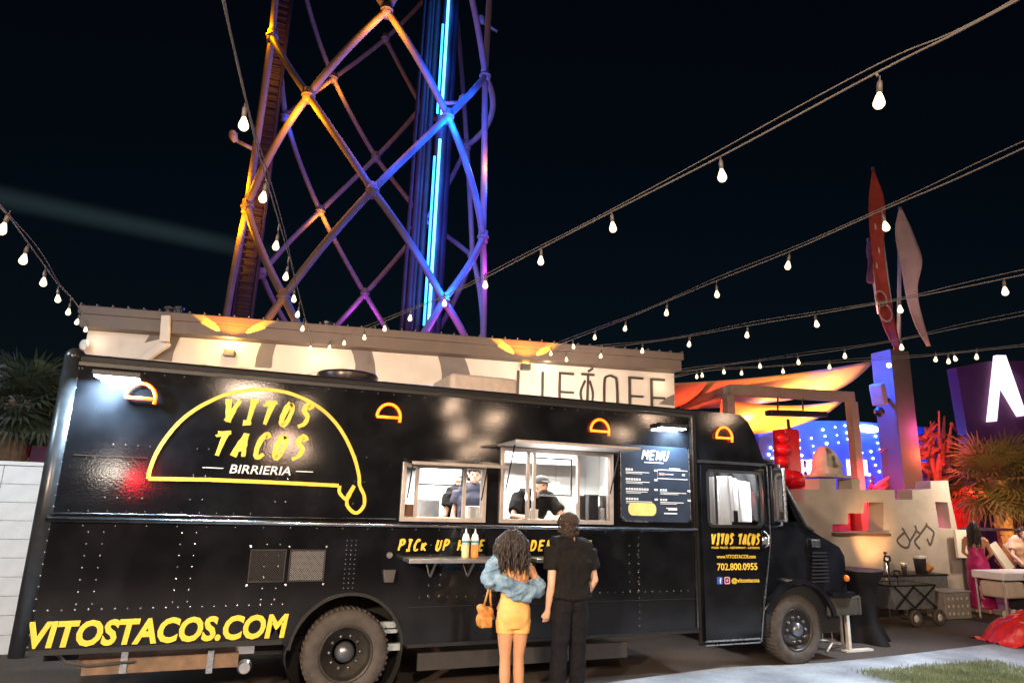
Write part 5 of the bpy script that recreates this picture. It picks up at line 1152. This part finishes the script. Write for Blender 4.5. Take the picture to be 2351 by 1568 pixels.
def human(label, base, yaw, Hh, pose, skin, tops, bottoms, hairf, shoes=None, headyaw=0, female=False, group=None, sleeves=.55, tophem=None, pantslen=1, prop=None, skirt=None, bare=False, vox=.0085, name='person', dark_eye=True):
    k = Hh/1.75; T = xf(base, yaw, 1.0); J = {a: T(Vector(b)*k) for a, b in {**STAND, **pose}.items()}
    t_ = thing(name, label, 'person', base, group); wsc = .86 if female else 1.0
    Rz = Matrix.Rotation(yaw, 3, 'Z'); X = Rz @ Vector((1, 0, 0))
    mb = MB(); face(mb, J['head'], yaw+headyaw, k)
    mb.tube([J['head']+Vector((0, 0, -.04*k)), J['neck'], J['chest']+Vector((0, 0, .1*k))], [.052*k*wsc, .054*k*wsc, .07*k], 10)
    def torso(mb, inf=0, top=1.0, low=True):
        for s in (-1, 0, 1):
            sh = J['shL'] if s < 0 else J['shR'] if s > 0 else J['neck']-Vector((0, 0, .05*k))
            sh = J['neck'].lerp(sh, .62)-Vector((0, 0, .05*k)) if s else sh
            pts = [J['hip']+X*s*.085*k, J['belly']+X*s*.065*k*(.8 if female else 1), J['chest']+X*s*.085*k*wsc, sh]
            mb.tube(pts, [.10*k+inf, (.078 if female else .088)*k+inf, .10*k*wsc+inf, .05*k+inf], 12)
        mb.tube([J['belly'], J['chest']], [.10*k+inf*.5, .12*k+inf*.5], 14)
        for a, b in (('shL', 'neck'), ('shR', 'neck')): mb.tube([J[a], J[b]-Vector((0, 0, .03*k))], [.056*k*wsc+inf, .056*k+inf], 10)
    torso(mb)
    for a, b, c, s in (('shL', 'elL', 'wrL', 1), ('shR', 'elR', 'wrR', -1)):
        mb.tube([J[a], J[a].lerp(J[b], .45), J[b], J[b].lerp(J[c], .4), J[c]], [.052*k*wsc, .046*k*wsc, .038*k*wsc, .04*k*wsc, .026*k], 10)
        hand(mb, J[c], J[c]-J[b] if 'hand'+c not in pose else T(pose['hand'+c])-T((0, 0, 0)), s, k*(1 if not female else .92))
    for a, b, c in (('hpL', 'knL', 'anL'), ('hpR', 'knR', 'anR')):
        mb.tube([J[a], J[a].lerp(J[b], .5), J[b], J[b].lerp(J[c], .35), J[c]-Vector((0, 0, .02*k))], [.098*k*(1.0 if female else .95), .078*k, .055*k, .058*k, .034*k], 12)
        mb.ell(J[c]+(Rz @ Vector((0, .06, -.045)))*k, (.042*k, .12*k, .035*k), 10, Rz)
    organic('body', mb, skin, t_, vox, 3)
    R = Matrix.Rotation(yaw+headyaw, 3, 'Z')
    mb = MB()
    for s in (-1, 1): mb.ell(J['head']+R @ Vector((s*.03, .083, .01))*k, (.012*k, .008*k, .006*k), 8)
    mb.build('eyes', EYE, t_, True)
    if tops:
        mb = MB(); torso(mb, .046*k)
        if tophem: mb.tube([J['hip']+X*-.06*k, J['hip']+X*-.065*k-Vector((0, 0, tophem*k))], .115*k, 12); mb.tube([J['hip']+X*.06*k, J['hip']+X*.065*k-Vector((0, 0, tophem*k))], .115*k, 12)
        for a, b, c in (('shL', 'elL', 'wrL'), ('shR', 'elR', 'wrR')):
            if sleeves <= 1: mb.tube([J[a], J[a].lerp(J[b], sleeves*.5), J[a].lerp(J[b], sleeves)], [.088*k, .086*k, .086*k], 12)
            else: mb.tube([J[a], J[b], J[b].lerp(J[c], sleeves-1)], [.072*k, .06*k, .052*k], 12)
        organic('top', mb, tops, t_, max(.0105, vox*1.2), 9, (.012, -10))
    if bottoms:
        mb = MB()
        for s in (-1, 1): mb.tube([J['hip']+X*s*.05*k+Vector((0, 0, .06*k)), J['hip']+X*s*.075*k-Vector((0, 0, .08*k))], [.108*k, .116*k], 12)
        for a, b, c in (('hpL', 'knL', 'anL'), ('hpR', 'knR', 'anR')):
            mb.tube([J[a]+Vector((0, 0, -.02)), J[a].lerp(J[b], .5), J[b], J[b].lerp(J[c], .5), J[b].lerp(J[c], pantslen)], [.108*k, .096*k, .08*k, .078*k, .074*k], 12)
        organic('trousers', mb, bottoms, t_, max(.0115, vox*1.3), 10, (.014, -9))
    if shoes:
        for c in ('anL', 'anR'):
            mb = MB(); mb.ell(J[c]+(Rz @ Vector((0, .06, -.04)))*k, (.052*k, .145*k, .05*k), 12, Rz); mb.tube([J[c]+Vector((0, 0, -.04*k)), J[c]+Vector((0, 0, .05*k))], .05*k, 10); organic('shoe', mb, shoes, t_, .01, 3)
    if hairf: hairf(t_, J, k, R)
    return t_, J, k, X
def hair_short(m, amp=.014, seed=5, n=420):
    def f(t_, J, k, R):
        random.seed(seed); H = J['head']; mb = MB(); mb.ell(H+R @ Vector((0, -.022, .045))*k, (.087*k, .098*k, .092*k), 18, R); mb.ell(H+R @ Vector((0, -.045, -.03))*k, (.078*k, .062*k, .075*k), 14, R)
        for i in range(n):
            a = random.uniform(0, 2*PI); d = Vector((math.cos(a), math.sin(a), 0)); ph = random.uniform(.02, 2.15 if d.y < .1 else 1.35); d = Vector((d.x*math.sin(ph), d.y*math.sin(ph), math.cos(ph)))
            p = Vector((d.x*.086, -.024+d.y*.098, .04+d.z*.094 - (.03 if ph > 1.5 else 0))); w1 = random.uniform(0, 6); ax = d.cross(Vector((random.uniform(-1, 1), random.uniform(-1, 1), random.uniform(-1, 1)))).normalized(); ay = d.cross(ax); pts = []; r_ = random.uniform(.008, .015)
            for q in range(7):
                t = q/6; pts.append(H+R @ (p+d*(.004+.024*t)+ax*r_*math.sin(w1+t*5)+ay*r_*math.cos(w1+t*5)-Vector((0, 0, .008*t)))*k)
            mb.tube(pts, [.0065*k]*5+[.005*k, .002*k], 5)
        mb.build('hair', m, t_, True)
    return f
def hair_long(m, length, seed, vol=.11, n=240, curl=.012, thick=.007):
    def f(t_, J, k, R):
        random.seed(seed); H = J['head']; mb = MB(); mb.ell(H+R @ Vector((0, -.02, .045))*k, (.088*k, .10*k, .092*k), 16, R)
        for i in range(n):
            a = random.uniform(math.radians(150), math.radians(390)); ph = random.uniform(.1, 1.35); d = Vector((math.sin(ph)*math.cos(a), math.sin(ph)*math.sin(a)*1.0, math.cos(ph)))
            p = Vector((d.x*.086, -.02+d.y*.1, .045+d.z*.09)); L_ = length*random.uniform(.65, 1.05); pts = []; w1, w2 = random.uniform(0, 6), random.uniform(14, 26)
            for j in range(12):
                s = j/11; out = vol*math.sin(min(1, s*1.3)*PI*.6)*random.uniform(.92, 1.0)*(1 if length > .3 else .6); q = Vector((p.x+d.x*out*.9, p.y+d.y*out*.6-.02*s, p.z-L_*s**1.15*(1-.35*math.cos(ph)*(1-s)) + .02*math.sin(s*3)))
                q += Vector((math.sin(w1+w2*s), math.cos(w1+w2*s*1.1), .4*math.sin(w1*2+w2*s)))*curl*(.35+.65*s)
                pts.append(H+R @ q*k)
            mb.tube(pts, [thick*k]*10+[thick*.7*k, .002*k], 5)
        mb.build('hair', m, t_, True)
    return f
def cap(m):
    def f(t_, J, k, R):
        H = J['head']; mb = MB(); mb.ell(H+R @ Vector((0, -.012, .055))*k, (.088*k, .105*k, .075*k), 18, R); mb.ell(H+R @ Vector((0, .11, .045))*k, (.07*k, .07*k, .010*k), 14, R); organic('cap', mb, m, t_, .009, 3)
        mb = MB(); mb.ell(H+R @ Vector((0, .045, -.07))*k, (.058*k, .058*k, .045*k), 12, R); organic('beard', mb, HAIR, t_, .01, 2, (.004, 50))
    return f
# --- man in black in front of the order window
human('man seen from behind in black t-shirt and black trousers at the order window', (3.12, -.8, 0), .06, 1.79, dict(head=(-.035, -.0, 1.62), shL=(-.20, -.01, 1.44), shR=(.19, -.01, 1.41), elL=(-.235, -.05, 1.11), wrL=(-.225, .03, .87), elR=(.265, -.02, 1.13), wrR=(.22, .14, .92), knL=(-.11, .0, .50), anL=(-.15, -.02, .08), anR=(.10, .03, .08), hip=(0, 0, .96)),
      SKIN2, BLACKTEE, BLACKPANT, hair_short(HAIR2), BLACKTRIM, -.25, sleeves=.62, tophem=.06)
# --- woman in mustard dress and slipped denim jacket
def woman_extra():
    t_, J, k, X = human('woman seen from behind in mustard mini dress with denim jacket slipped off her shoulder', (2.52, -.8, 0), -.12, 1.63, dict(shL=(-.17, -.01, 1.43), shR=(.165, -.01, 1.38), elL=(-.28, .0, 1.24), wrL=(-.10, .20, 1.20), elR=(.285, .0, 1.17), wrR=(.10, .22, 1.18), head=(-.02, .0, 1.63), knL=(-.075, .0, .52), knR=(.072, .02, .52), anL=(-.07, -.02, .08), anR=(.08, .0, .08), hpL=(-.085, 0, .90), hpR=(.085, 0, .90)),
        SKIN, None, None, hair_long(HAIR, .40, 21, .14, 330, .022, .0085), WHITEV, -.75, True)
    b = xf((2.52, -.8, 0), -.12, 1); P = lambda x, y, z: b(Vector((x, y, z))*k)
    mb = MB()
    rings = [(.80, .152, .118), (.85, .166, .13), (.92, .178, .140), (.98, .172, .132), (1.06, .148, .11), (1.14, .135, .10), (1.22, .142, .105), (1.28, .148, .11)]
    mb.loft([(P(0, -.012 if .85 < z < 1.0 else 0, z), a*k, c*k) for z, a, c in rings], 28)
    mb.ell(P(-.065, -.05, .91), (.09*k, .088*k, .10*k), 14); mb.ell(P(.065, -.05, .91), (.09*k, .088*k, .10*k), 14); mb.tube([P(-.085, 0, .88), P(-.08, 0, .745)], [.10*k, .093*k], 14); mb.tube([P(.085, 0, .88), P(.08, 0, .745)], [.10*k, .093*k], 14)
    organic('dress', mb, DRESS, t_, .010, 6, (.004, 9))
    mb = MB()
    for s in (-1, 1): mb.tube([P(s*.07, -.11, 1.27), P(s*.085, -.09, 1.38), P(s*.09, -.02, 1.46)], .010, 6)
    mb.build('dress_strap', DRESS, t_, True)
    mb = MB()
    mb.tube([P(-.17, -.01, 1.46), P(-.23, -.03, 1.38), P(-.27, -.02, 1.27), P(-.22, .08, 1.21), P(-.12, .18, 1.21)], [.068, .082, .082, .066, .055], 12)
    mb.tube([P(-.25, -.04, 1.33), P(-.15, -.11, 1.25), P(0, -.135, 1.19), P(.13, -.12, 1.16), P(.25, -.03, 1.15)], [.058, .064, .06, .058, .058], 12)
    mb.tube([P(.20, -.02, 1.26), P(.27, -.01, 1.19), P(.285, .02, 1.15), P(.2, .12, 1.17), P(.12, .2, 1.18)], [.058, .068, .068, .06, .052], 12)
    mb.tube([P(-.2, -.08, 1.22), P(-.02, -.13, 1.12), P(.14, -.1, 1.09)], [.05, .045, .04], 10)
    organic('denim_jacket', mb, DENIM, t_, .0085, 5, (.026, -19))
    # tan backpack hanging from her arm
    g_ = thing('backpack', 'small tan leather backpack hanging at the left side of the woman in mustard', 'bag', P(-.28, .05, .86)); c = P(-.28, .06, .89)
    mb = MB(); R_ = Matrix.Rotation(.5, 3, 'Y'); mb.ell(c, (.085, .06, .105), 14, R_); mb.ell(c+Vector((-.04, -.02, .07)), (.06, .05, .045), 12, R_); organic('bag_body', mb, TAN, g_, .01, 2, (.012, 18))
    mb = MB(); mb.box((c.x-.07, c.y-.10, c.z-.08), (c.x+.04, c.y-.06, c.z+.02)); mb.build('pocket', TAN, g_, bevel=.015)
    mb = MB(); mb.tube([c+Vector((-.02, 0, .1)), P(-.30, .0, 1.05), P(-.26, .0, 1.2)], .010, 6); mb.tube([c+Vector((.06, 0, .08)), P(-.24, .02, 1.05), P(-.25, .02, 1.2)], .010, 6); mb.build('strap', TAN, g_, True)
woman_extra()
# --- kitchen crew
cx = at(1243, 1105, .5); TRS = mat('cream_apron_cloth', (.62, .54, .40), .8)
human('bearded cook in dark cap leaning over the order window counter', (cx.x-.05, 1.0, .62), PI, 1.76, dict(hip=(0, .1, .96), belly=(0, .2, 1.09), chest=(.02, .36, 1.22), neck=(.0, .46, 1.36), head=(-.03, .56, 1.455), shL=(-.2, .40, 1.31), shR=(.2, .40, 1.33), elL=(-.31, .55, 1.12), elR=(.32, .53, 1.10), wrL=(-.14, .78, 1.055), wrR=(.06, .80, 1.055), handwrL=(.5, .8, .0), handwrR=(-.5, .8, .0)),
      SKIN2, BLACKTEE, BLACKPANT, cap(mat('charcoal_cap', (.05, .05, .055), .8, 0, .2, 30)), None, .12, sleeves=.8, tophem=.05, vox=.012)
p = at(1058, 1100, 1.35); t2, J2, k2, X2 = human('standing cook with grey cap and cream apron seen through the pick up window', (p.x, 1.35, .62), .3, (p.z-.62)/1.62*1.75, dict(), SKIN2, BLACKTEE, TRS, cap(mat('grey_cap', (.30, .30, .31), .8)), None, .2, sleeves=.6, vox=.013)
p = at(1090, 1092, .95); human('cook in navy shirt half hidden behind the right pane of the pick up window', (p.x, .95, .62), PI*.9, (p.z-.62)/1.62*1.75, dict(), SKIN2, mat('navy_shirt', (.035, .035, .06), .85), BLACKPANT, hair_short(HAIR2, seed=9), None, 0, sleeves=.6, vox=.013)
# --- woman in magenta dress at the right
MAG = mat('magenta_satin', (.42, .015, .13), .35, 0, .15, 10, .2, 12)
bq = atz(2262, 1408); bq = Vector((13.75, 2.35, 0))
def mag():
    t_, J, k, X = human('dark haired woman in long magenta satin dress beside the grey wagon', tuple(bq), -1.15, 1.72, dict(elL=(-.24, .05, 1.15), wrL=(-.15, .25, 1.05), elR=(.24, .05, 1.15), wrR=(.15, .28, 1.08)), SKIN, None, None, hair_long(HAIR, .50, 31, .05, 160), None, 0, True, vox=.013)
    mb = MB(); mb.loft([((bq.x+.02, bq.y, .12), .25, .22), ((bq.x, bq.y, .45), .22, .2), ((bq.x, bq.y, .85), .20, .2), ((bq.x-.01, bq.y, .96), .20, .19), ((bq.x, bq.y, 1.1), .145, .135), ((bq.x, bq.y, 1.25), .155, .14)], 28); organic('dress', mb, MAG, t_, .014, 3, (.02, 8))
    mb = MB(); mb.ell(J['head']+Vector((-.04, -.03, .10)), .07, 12); organic('hair_bun', mb, HAIR, t_, .01, 1, (.008, 40))
mag()
q = Vector((15.1, 2.25, 0)); human('person in loose peach top bending forward at the right edge', tuple(q), 2.2, 1.72, dict(head=(0, .2, 1.56), neck=(0, .12, 1.45), chest=(0, .06, 1.3), elL=(-.24, .15, 1.12), wrL=(-.15, .35, 1.02), elR=(.24, .15, 1.12), wrR=(.15, .35, 1.02)), SKIN2, mat('peach_cotton', (.70, .45, .30), .85), BLACKPANT, hair_short(HAIR, seed=12), WHITEV, 0, sleeves=.7, tophem=.08, vox=.013)

# ================================================================== CLUTTER AT THE RIGHT
random.seed(99)
SPX = mat('black_spandex', (.008, .007, .007), .7, 0, .15, 8, .1, 20, spec=.15)
tb = Vector((8.95, .95, 0)); ct = thing('cocktail_table', 'tall cocktail table in tight black cover in front of the truck nose', 'table', tb)
mb = MB(); N = 32; vs = []
HS = [(0, .36, 1), (.05, .34, .9), (.3, .23, .3), (.6, .2, .05), (.85, .27, .0), (.985, .345, 0), (1.0, .345, 0)]
for z, r_, f_ in HS:
    for i in range(N): a = 2*PI*i/N; rr = r_*(1+f_*.28*math.cos(4*a+.5)); vs.append((tb.x+rr*math.cos(a), tb.y+rr*math.sin(a), z+.004))
mb.add(vs, [(j*N+i, j*N+(i+1) % N, (j+1)*N+(i+1) % N, (j+1)*N+i) for j in range(len(HS)-1) for i in range(N)]+[tuple((len(HS)-1)*N+i for i in range(N))]); mb.build('cover', SPX, ct, True)
mb = MB(); mb.lathe([(.35, 1.006), (.355, 1.012), (.35, 1.03)], tb, 'z', 32); mb.build('tabletop', BLACKTRIM, ct)
# barricades
GALV = mat('galvanised_steel', (.50, .46, .42), .45, .6, .15, 12)
def barricade(label, p0, p1, h, tilt=0):
    p0, p1 = Vector(p0), Vector(p1); d = (p1-p0); L_ = d.length; d.normalize(); nn = Vector((d.y, -d.x, 0)); t_ = thing('barricade', label, 'barricade', p0, 'steel crowd barricades'); U = Vector((0, 0, 1))
    mb = MB(); r_ = .18; pts = [p0+U*.1, p0+U*(h-r_), p0+d*.05+U*(h-.06), p0+d*r_+U*h, p1-d*r_+U*h, p1-d*.05+U*(h-.06), p1+U*(h-r_), p1+U*.1, p0+U*.1+d*.01]; mb.tube(pts, .021, 8); mb.build('rail', GALV, t_, True)
    n = int(L_/.13)
    for k in range(1, n): mb = MB(); q = p0+d*(L_*k/n); mb.tube([q+U*.1, q+U*(h-.01)], .009, 6); mb.build('bar', GALV, t_)
    for q in (p0+d*.12, p1-d*.12): mb = MB(); mb.tube([q-nn*.3+U*.02, q-nn*.05+U*.10, q+nn*.05+U*.10, q+nn*.3+U*.02], .016, 6); mb.build('foot', GALV, t_, True)
barricade('steel barricade standing against the stepped wall behind the black covered table', (8.6, 2.75, 0), (10.35, 2.45, 0), 1.1)
barricade('short white steel barricade under the front bumper of the truck', (7.98, .45, 0), (7.45, 1.5, 0), .62)
mb = MB()
ld = thing('stand_leg', 'pale upright steel stand leg with flat foot beside the front bumper', 'stand', (8.05, .40, 0)); mb.box((8.02, .38, .006), (8.07, .43, .74)); mb.box((7.95, .36, 0.005), (8.45, .45, .03)); mb.build('frame', mat('white_steel', (.7, .66, .58), .5, .2), ld)
# wagon
CLOTH = mat('charcoal_canvas', (.11, .12, .13), .85, 0, .2, 10, .3, 30)
def wagon():
    wx, wy = 11.05, 1.95; t_ = thing('folding_wagon', 'charcoal canvas folding wagon with crossed straps and black wheels', 'wagon', (wx, wy, 0))
    x0, x1, y0, y1, z0, z1 = wx-.55, wx+.52, wy-.28, wy+.28, .27, .66
    mb = MB(); vs = [(x0+.08, y0+.03, z0), (x1-.05, y0+.03, z0), (x1-.05, y1-.03, z0), (x0+.08, y1-.03, z0), (x0-.06, y0, z1), (x1, y0, z1), (x1, y1, z1), (x0-.06, y1, z1)]
    mb.add(vs, [(0, 3, 2, 1), (0, 1, 5, 4), (1, 2, 6, 5), (2, 3, 7, 6), (3, 0, 4, 7)]); o = mb.build('basket', CLOTH, t_); s2 = o.modifiers.new('t', 'SOLIDIFY'); s2.thickness = .015
    mb = MB()
    for a, b in ((x0+.05, x0+.5), (x0+.5, x1-.05)): mb.bar((a, y0-.012, z0+.02), (b, y0-.022, z1-.02), .025, .02); mb.bar((b, y0-.014, z0+.02), (a, y0-.024, z1-.02), .025, .02)
    mb.tube([(x0-.06, y0, z1), (x1, y0, z1), (x1, y1, z1), (x0-.06, y1, z1), (x0-.06, y0, z1)], .016, 6); mb.build('frame', BLACKTRIM, t_)
    wm = MB(); wm.lathe([(.07, -.03), (.125, -.035), (.135, -.02), (.135, .02), (.125, .035), (.07, .03)], (0, 0, 0), 'y', 22, True); wmm = wm.mesh('wheel', RUBBER, True); hm = MB(); hm.lathe([(.001, -.03), (.05, -.035), (.07, -.015), (.07, .02), (.001, .03)], (0, 0, 0), 'y', 16); hmm = hm.mesh('hub', mat('pale_hub', (.45, .45, .42), .4), True)
    for x, y in ((x0+.15, y1), (x0+.42, y0-.06), (x1-.08, y0-.06), (x1-.12, y1)):
        wh = inst('wheel', wmm, t_, (x, y, .136)); c = bpy.data.objects.new('hub', hmm); link(c, wh)
        mb = MB(); mb.bar((x, y+.03, .136), (x, y+.05, .3), .03); mb.build('fork', BLACKTRIM, t_)
    for hx, hz in ((x0+.02, 1.14), (x0+.22, .9)):
        mb = MB(); mb.tube([(hx+.08, y0+.1, .3), (hx, y0+.05, hz-.1)], .013, 6); mb.tube([(hx-.0, y0+.05, hz-.1), (hx-.07, y0+.05, hz-.06), (hx-.06, y0+.05, hz), (hx+.06, y0+.05, hz), (hx+.07, y0+.05, hz-.06), (hx, y0+.05, hz-.1)], .018, 6); mb.build('pull_handle', BLACKTRIM, t_, True)
    return t_
wagon()
def lathe_thing(name, label, cat, loc, prof, m, extra=None):
    t_ = thing(name, label, cat, loc); mb = MB(); mb.lathe(prof, loc, 'z', 20); mb.build('body', m, t_, True)
    if extra: mb = MB(); mb.lathe(extra[0], loc, 'z', 20); mb.build('lid', extra[1], t_, True)
# dark table behind the wagon with bottles and cups
dt = thing('folding_table', 'dark folding table behind the grey wagon holding cups and bottles', 'table', (12.2, 2.75, 0))
mb = MB(); mb.box((11.3, 2.45, .70), (13.0, 3.02, .74)); mb.build('tabletop', BLACKTRIM, dt)
for x in (11.4, 12.9):
    for y in (2.5, 2.97): mb = MB(); mb.tube([(x, y, 0), (x, y, .70)], .016, 6); mb.build('leg', GALV, dt)
mb = MB(); mb.box((11.35, 2.44, .38), (12.95, 2.448, .70)); mb.build('skirt', CLOTH, dt)
lathe_thing('steel_flask', 'tall steel flask standing on the dark folding table', 'flask', (11.55, 2.6, .741), [(.055, 0), (.057, .02), (.057, .26), (.03, .31), (.03, .36)], STEEL, ([(.034, .361), (.034, .40)], GB))
lathe_thing('steel_cup', 'short steel cup between the flask and the black bucket', 'cup', (12.0, 2.6, .741), [(.05, 0), (.055, .16), (.06, .18)], STEEL, ([(.06, .181), (.06, .20)], WHITEV))
lathe_thing('black_bucket', 'black tub with white rim on the dark folding table', 'tub', (12.45, 2.6, .741), [(.09, 0), (.11, .26), (.115, .28)], GB, ([(.12, .281), (.12, .33), (.03, .34)], WHITEV))
t_ = thing('tan_bundle', 'tan cloth bundle on the dark folding table', 'bundle', (12.75, 2.7, .741)); mb = MB(); mb.ell((12.75, 2.7, .83), (.14, .12, .09), 14); organic('cloth', mb, TAN, t_, .014, 2, (.02, 12))
# grey perforated crate
CR = mat('grey_plastic_crate', (.24, .22, .20), .6, 0, .15, 10)
cr = thing('plastic_crate', 'grey plastic crate with white round holes on the ground right of the wagon', 'crate', (12.55, 2.2, 0))
mb = MB(); mb.box((12.22, 2.0, .004), (12.9, 2.4, .46)); mb.build('shell', CR, cr, bevel=.015); mb = MB(); mb.box((12.2, 1.98, .463), (12.92, 2.42, .49)); mb.build('lid', CR, cr, bevel=.008)
for r_ in range(3):
    for c_ in range(5):
        mb = MB(); mb.lathe([(.018, -.004), (.026, -.002), (.026, 0)], (12.31+.12*c_+random.uniform(-.02, .02), 1.997, .1+.13*r_), 'y', 10); mb.build('round_insert', mat('pale_insert', (.55, .52, .45), .5), cr)
# white topped cart at the right edge
wc = thing('white_cart', 'low cart with white top and white bag hanging below at the right edge', 'cart', (13.6, 1.75, 0))
mb = MB(); mb.box((13.15, 1.5, .72), (14.6, 2.1, .86)); mb.build('top', WHITEV, wc, bevel=.02)
mb = MB(); u_ = Frame((13.15, 1.497, .74), (1, 0, 0), (0, 0, 1), (0, -1, 0)); text_mb(mb, u_, '122-55L', .55, .015, .07, .5, base=.003); mb.build('faint_lettering', mat('grey_print', (.25, .24, .22), .6), wc)
mb = MB(); mb.box((13.2, 1.52, .40), (13.75, 2.0, .69)); mb.build('bag', mat('off_white_bag', (.62, .52, .44), .8, 0, .1, 6, .4, 14), wc, bevel=.05, seg=3)
mb = MB(); mb.box((13.95, 1.55, .15), (14.55, 2.0, .69)); mb.build('bin', GB, wc, bevel=.03)
for x in (13.2, 14.55):
    for y in (1.55, 2.05): mb = MB(); mb.tube([(x, y, 0), (x, y, .72)], .02, 8); mb.build('leg', GALV, wc)
SHOE = mat('cream_shoe', (.62, .52, .40), .6)
for i, (x, y) in enumerate(((13.32, 1.62), (13.62, 1.66))):
    t_ = thing('shoe', ('cream shoe on the ground under the white cart', 'second cream shoe on the ground closer to the black bin')[i], 'shoe', (x, y, 0), 'cream shoes under the cart'); mb = MB(); mb.ell((x, y, .055), (.15, .06, .05), 12); mb.ell((x-.07, y, .12), (.07, .055, .08), 12); organic('upper', mb, SHOE, t_, .012, 2)
# crumpled red cover
rc = thing('red_cover', 'crumpled bright red plastic cover on the ground at the right edge', 'cover', (11.6, .2, 0)); RP = mat('red_plastic_sheet', (.70, .03, .025), .35, 0, .15, 6, .3, 10)
mb = MB(); N = 34; vs = []
for i in range(N):
    for j in range(N):
        a, b = i/(N-1)*2-1, j/(N-1)*2-1; r_ = min(1, math.hypot(a, b)/1.05); h = .42*(1-r_**2)+.10*noise.noise(Vector((a*2.6, b*2.6, 3)))+.05*noise.noise(Vector((a*7, b*7, 1))); vs.append((11.55+a*.68+b*.1, .25+b*.42-a*.12, max(.008, h)))
mb.add(vs, [(i*N+j, (i+1)*N+j, (i+1)*N+j+1, i*N+j+1) for i in range(N-1) for j in range(N-1)]); mb.build('sheet', RP, rc, True)
# bright white stall boards
wb = thing('market_stall', 'bright white stall front with two slanted white boards behind the woman in magenta', 'stall', (14.6, 3.0, 0)); WB = mat('white_board', (.82, .78, .68), .6, 0, .04, 6)
a, b = at(*zc(1020, 600), 3.0), at(*zc(1160, 385), 3.0); mb = MB(); mb.box((a.x, 3.0, a.z), (b.x, 3.05, b.z)); mb.build('panel', WB, wb)
for q0, q1 in (((1275, 490), (1420, 690)), ((1395, 480), (1530, 650))):
    p, q = at(*zc(*q0), 2.95), at(*zc(*q1), 2.75); mb = MB(); mb.bar(p, q, .26, .05, (0, -1, .2)); mb.build('slanted_board', WB, wb)
a, b = at(*zc(1050, 375), 3.1), at(*zc(1540, 385), 3.1); mb = MB(); mb.bar(a, b, .06, .06); mb.build('rail', DKST, wb)
for x in (a.x, b.x): mb = MB(); mb.box((x-.04, 3.08, 0), (x+.04, 3.16, a.z)); mb.build('post', DKST, wb)
lamp('AREA', (14.3, 1.9, 2.9), 55, (1, .82, .6), (14.6, 3.0, 1.4), .25, name='stall_lamp')
# cool work light out of frame to the right: pale pavement and the man's bright right edge
lamp('AREA', (9.8, -1.3, 4.3), 170, (.74, .86, 1), (7.2, -.9, 0), .4, name='cool_work_light', spread=100)
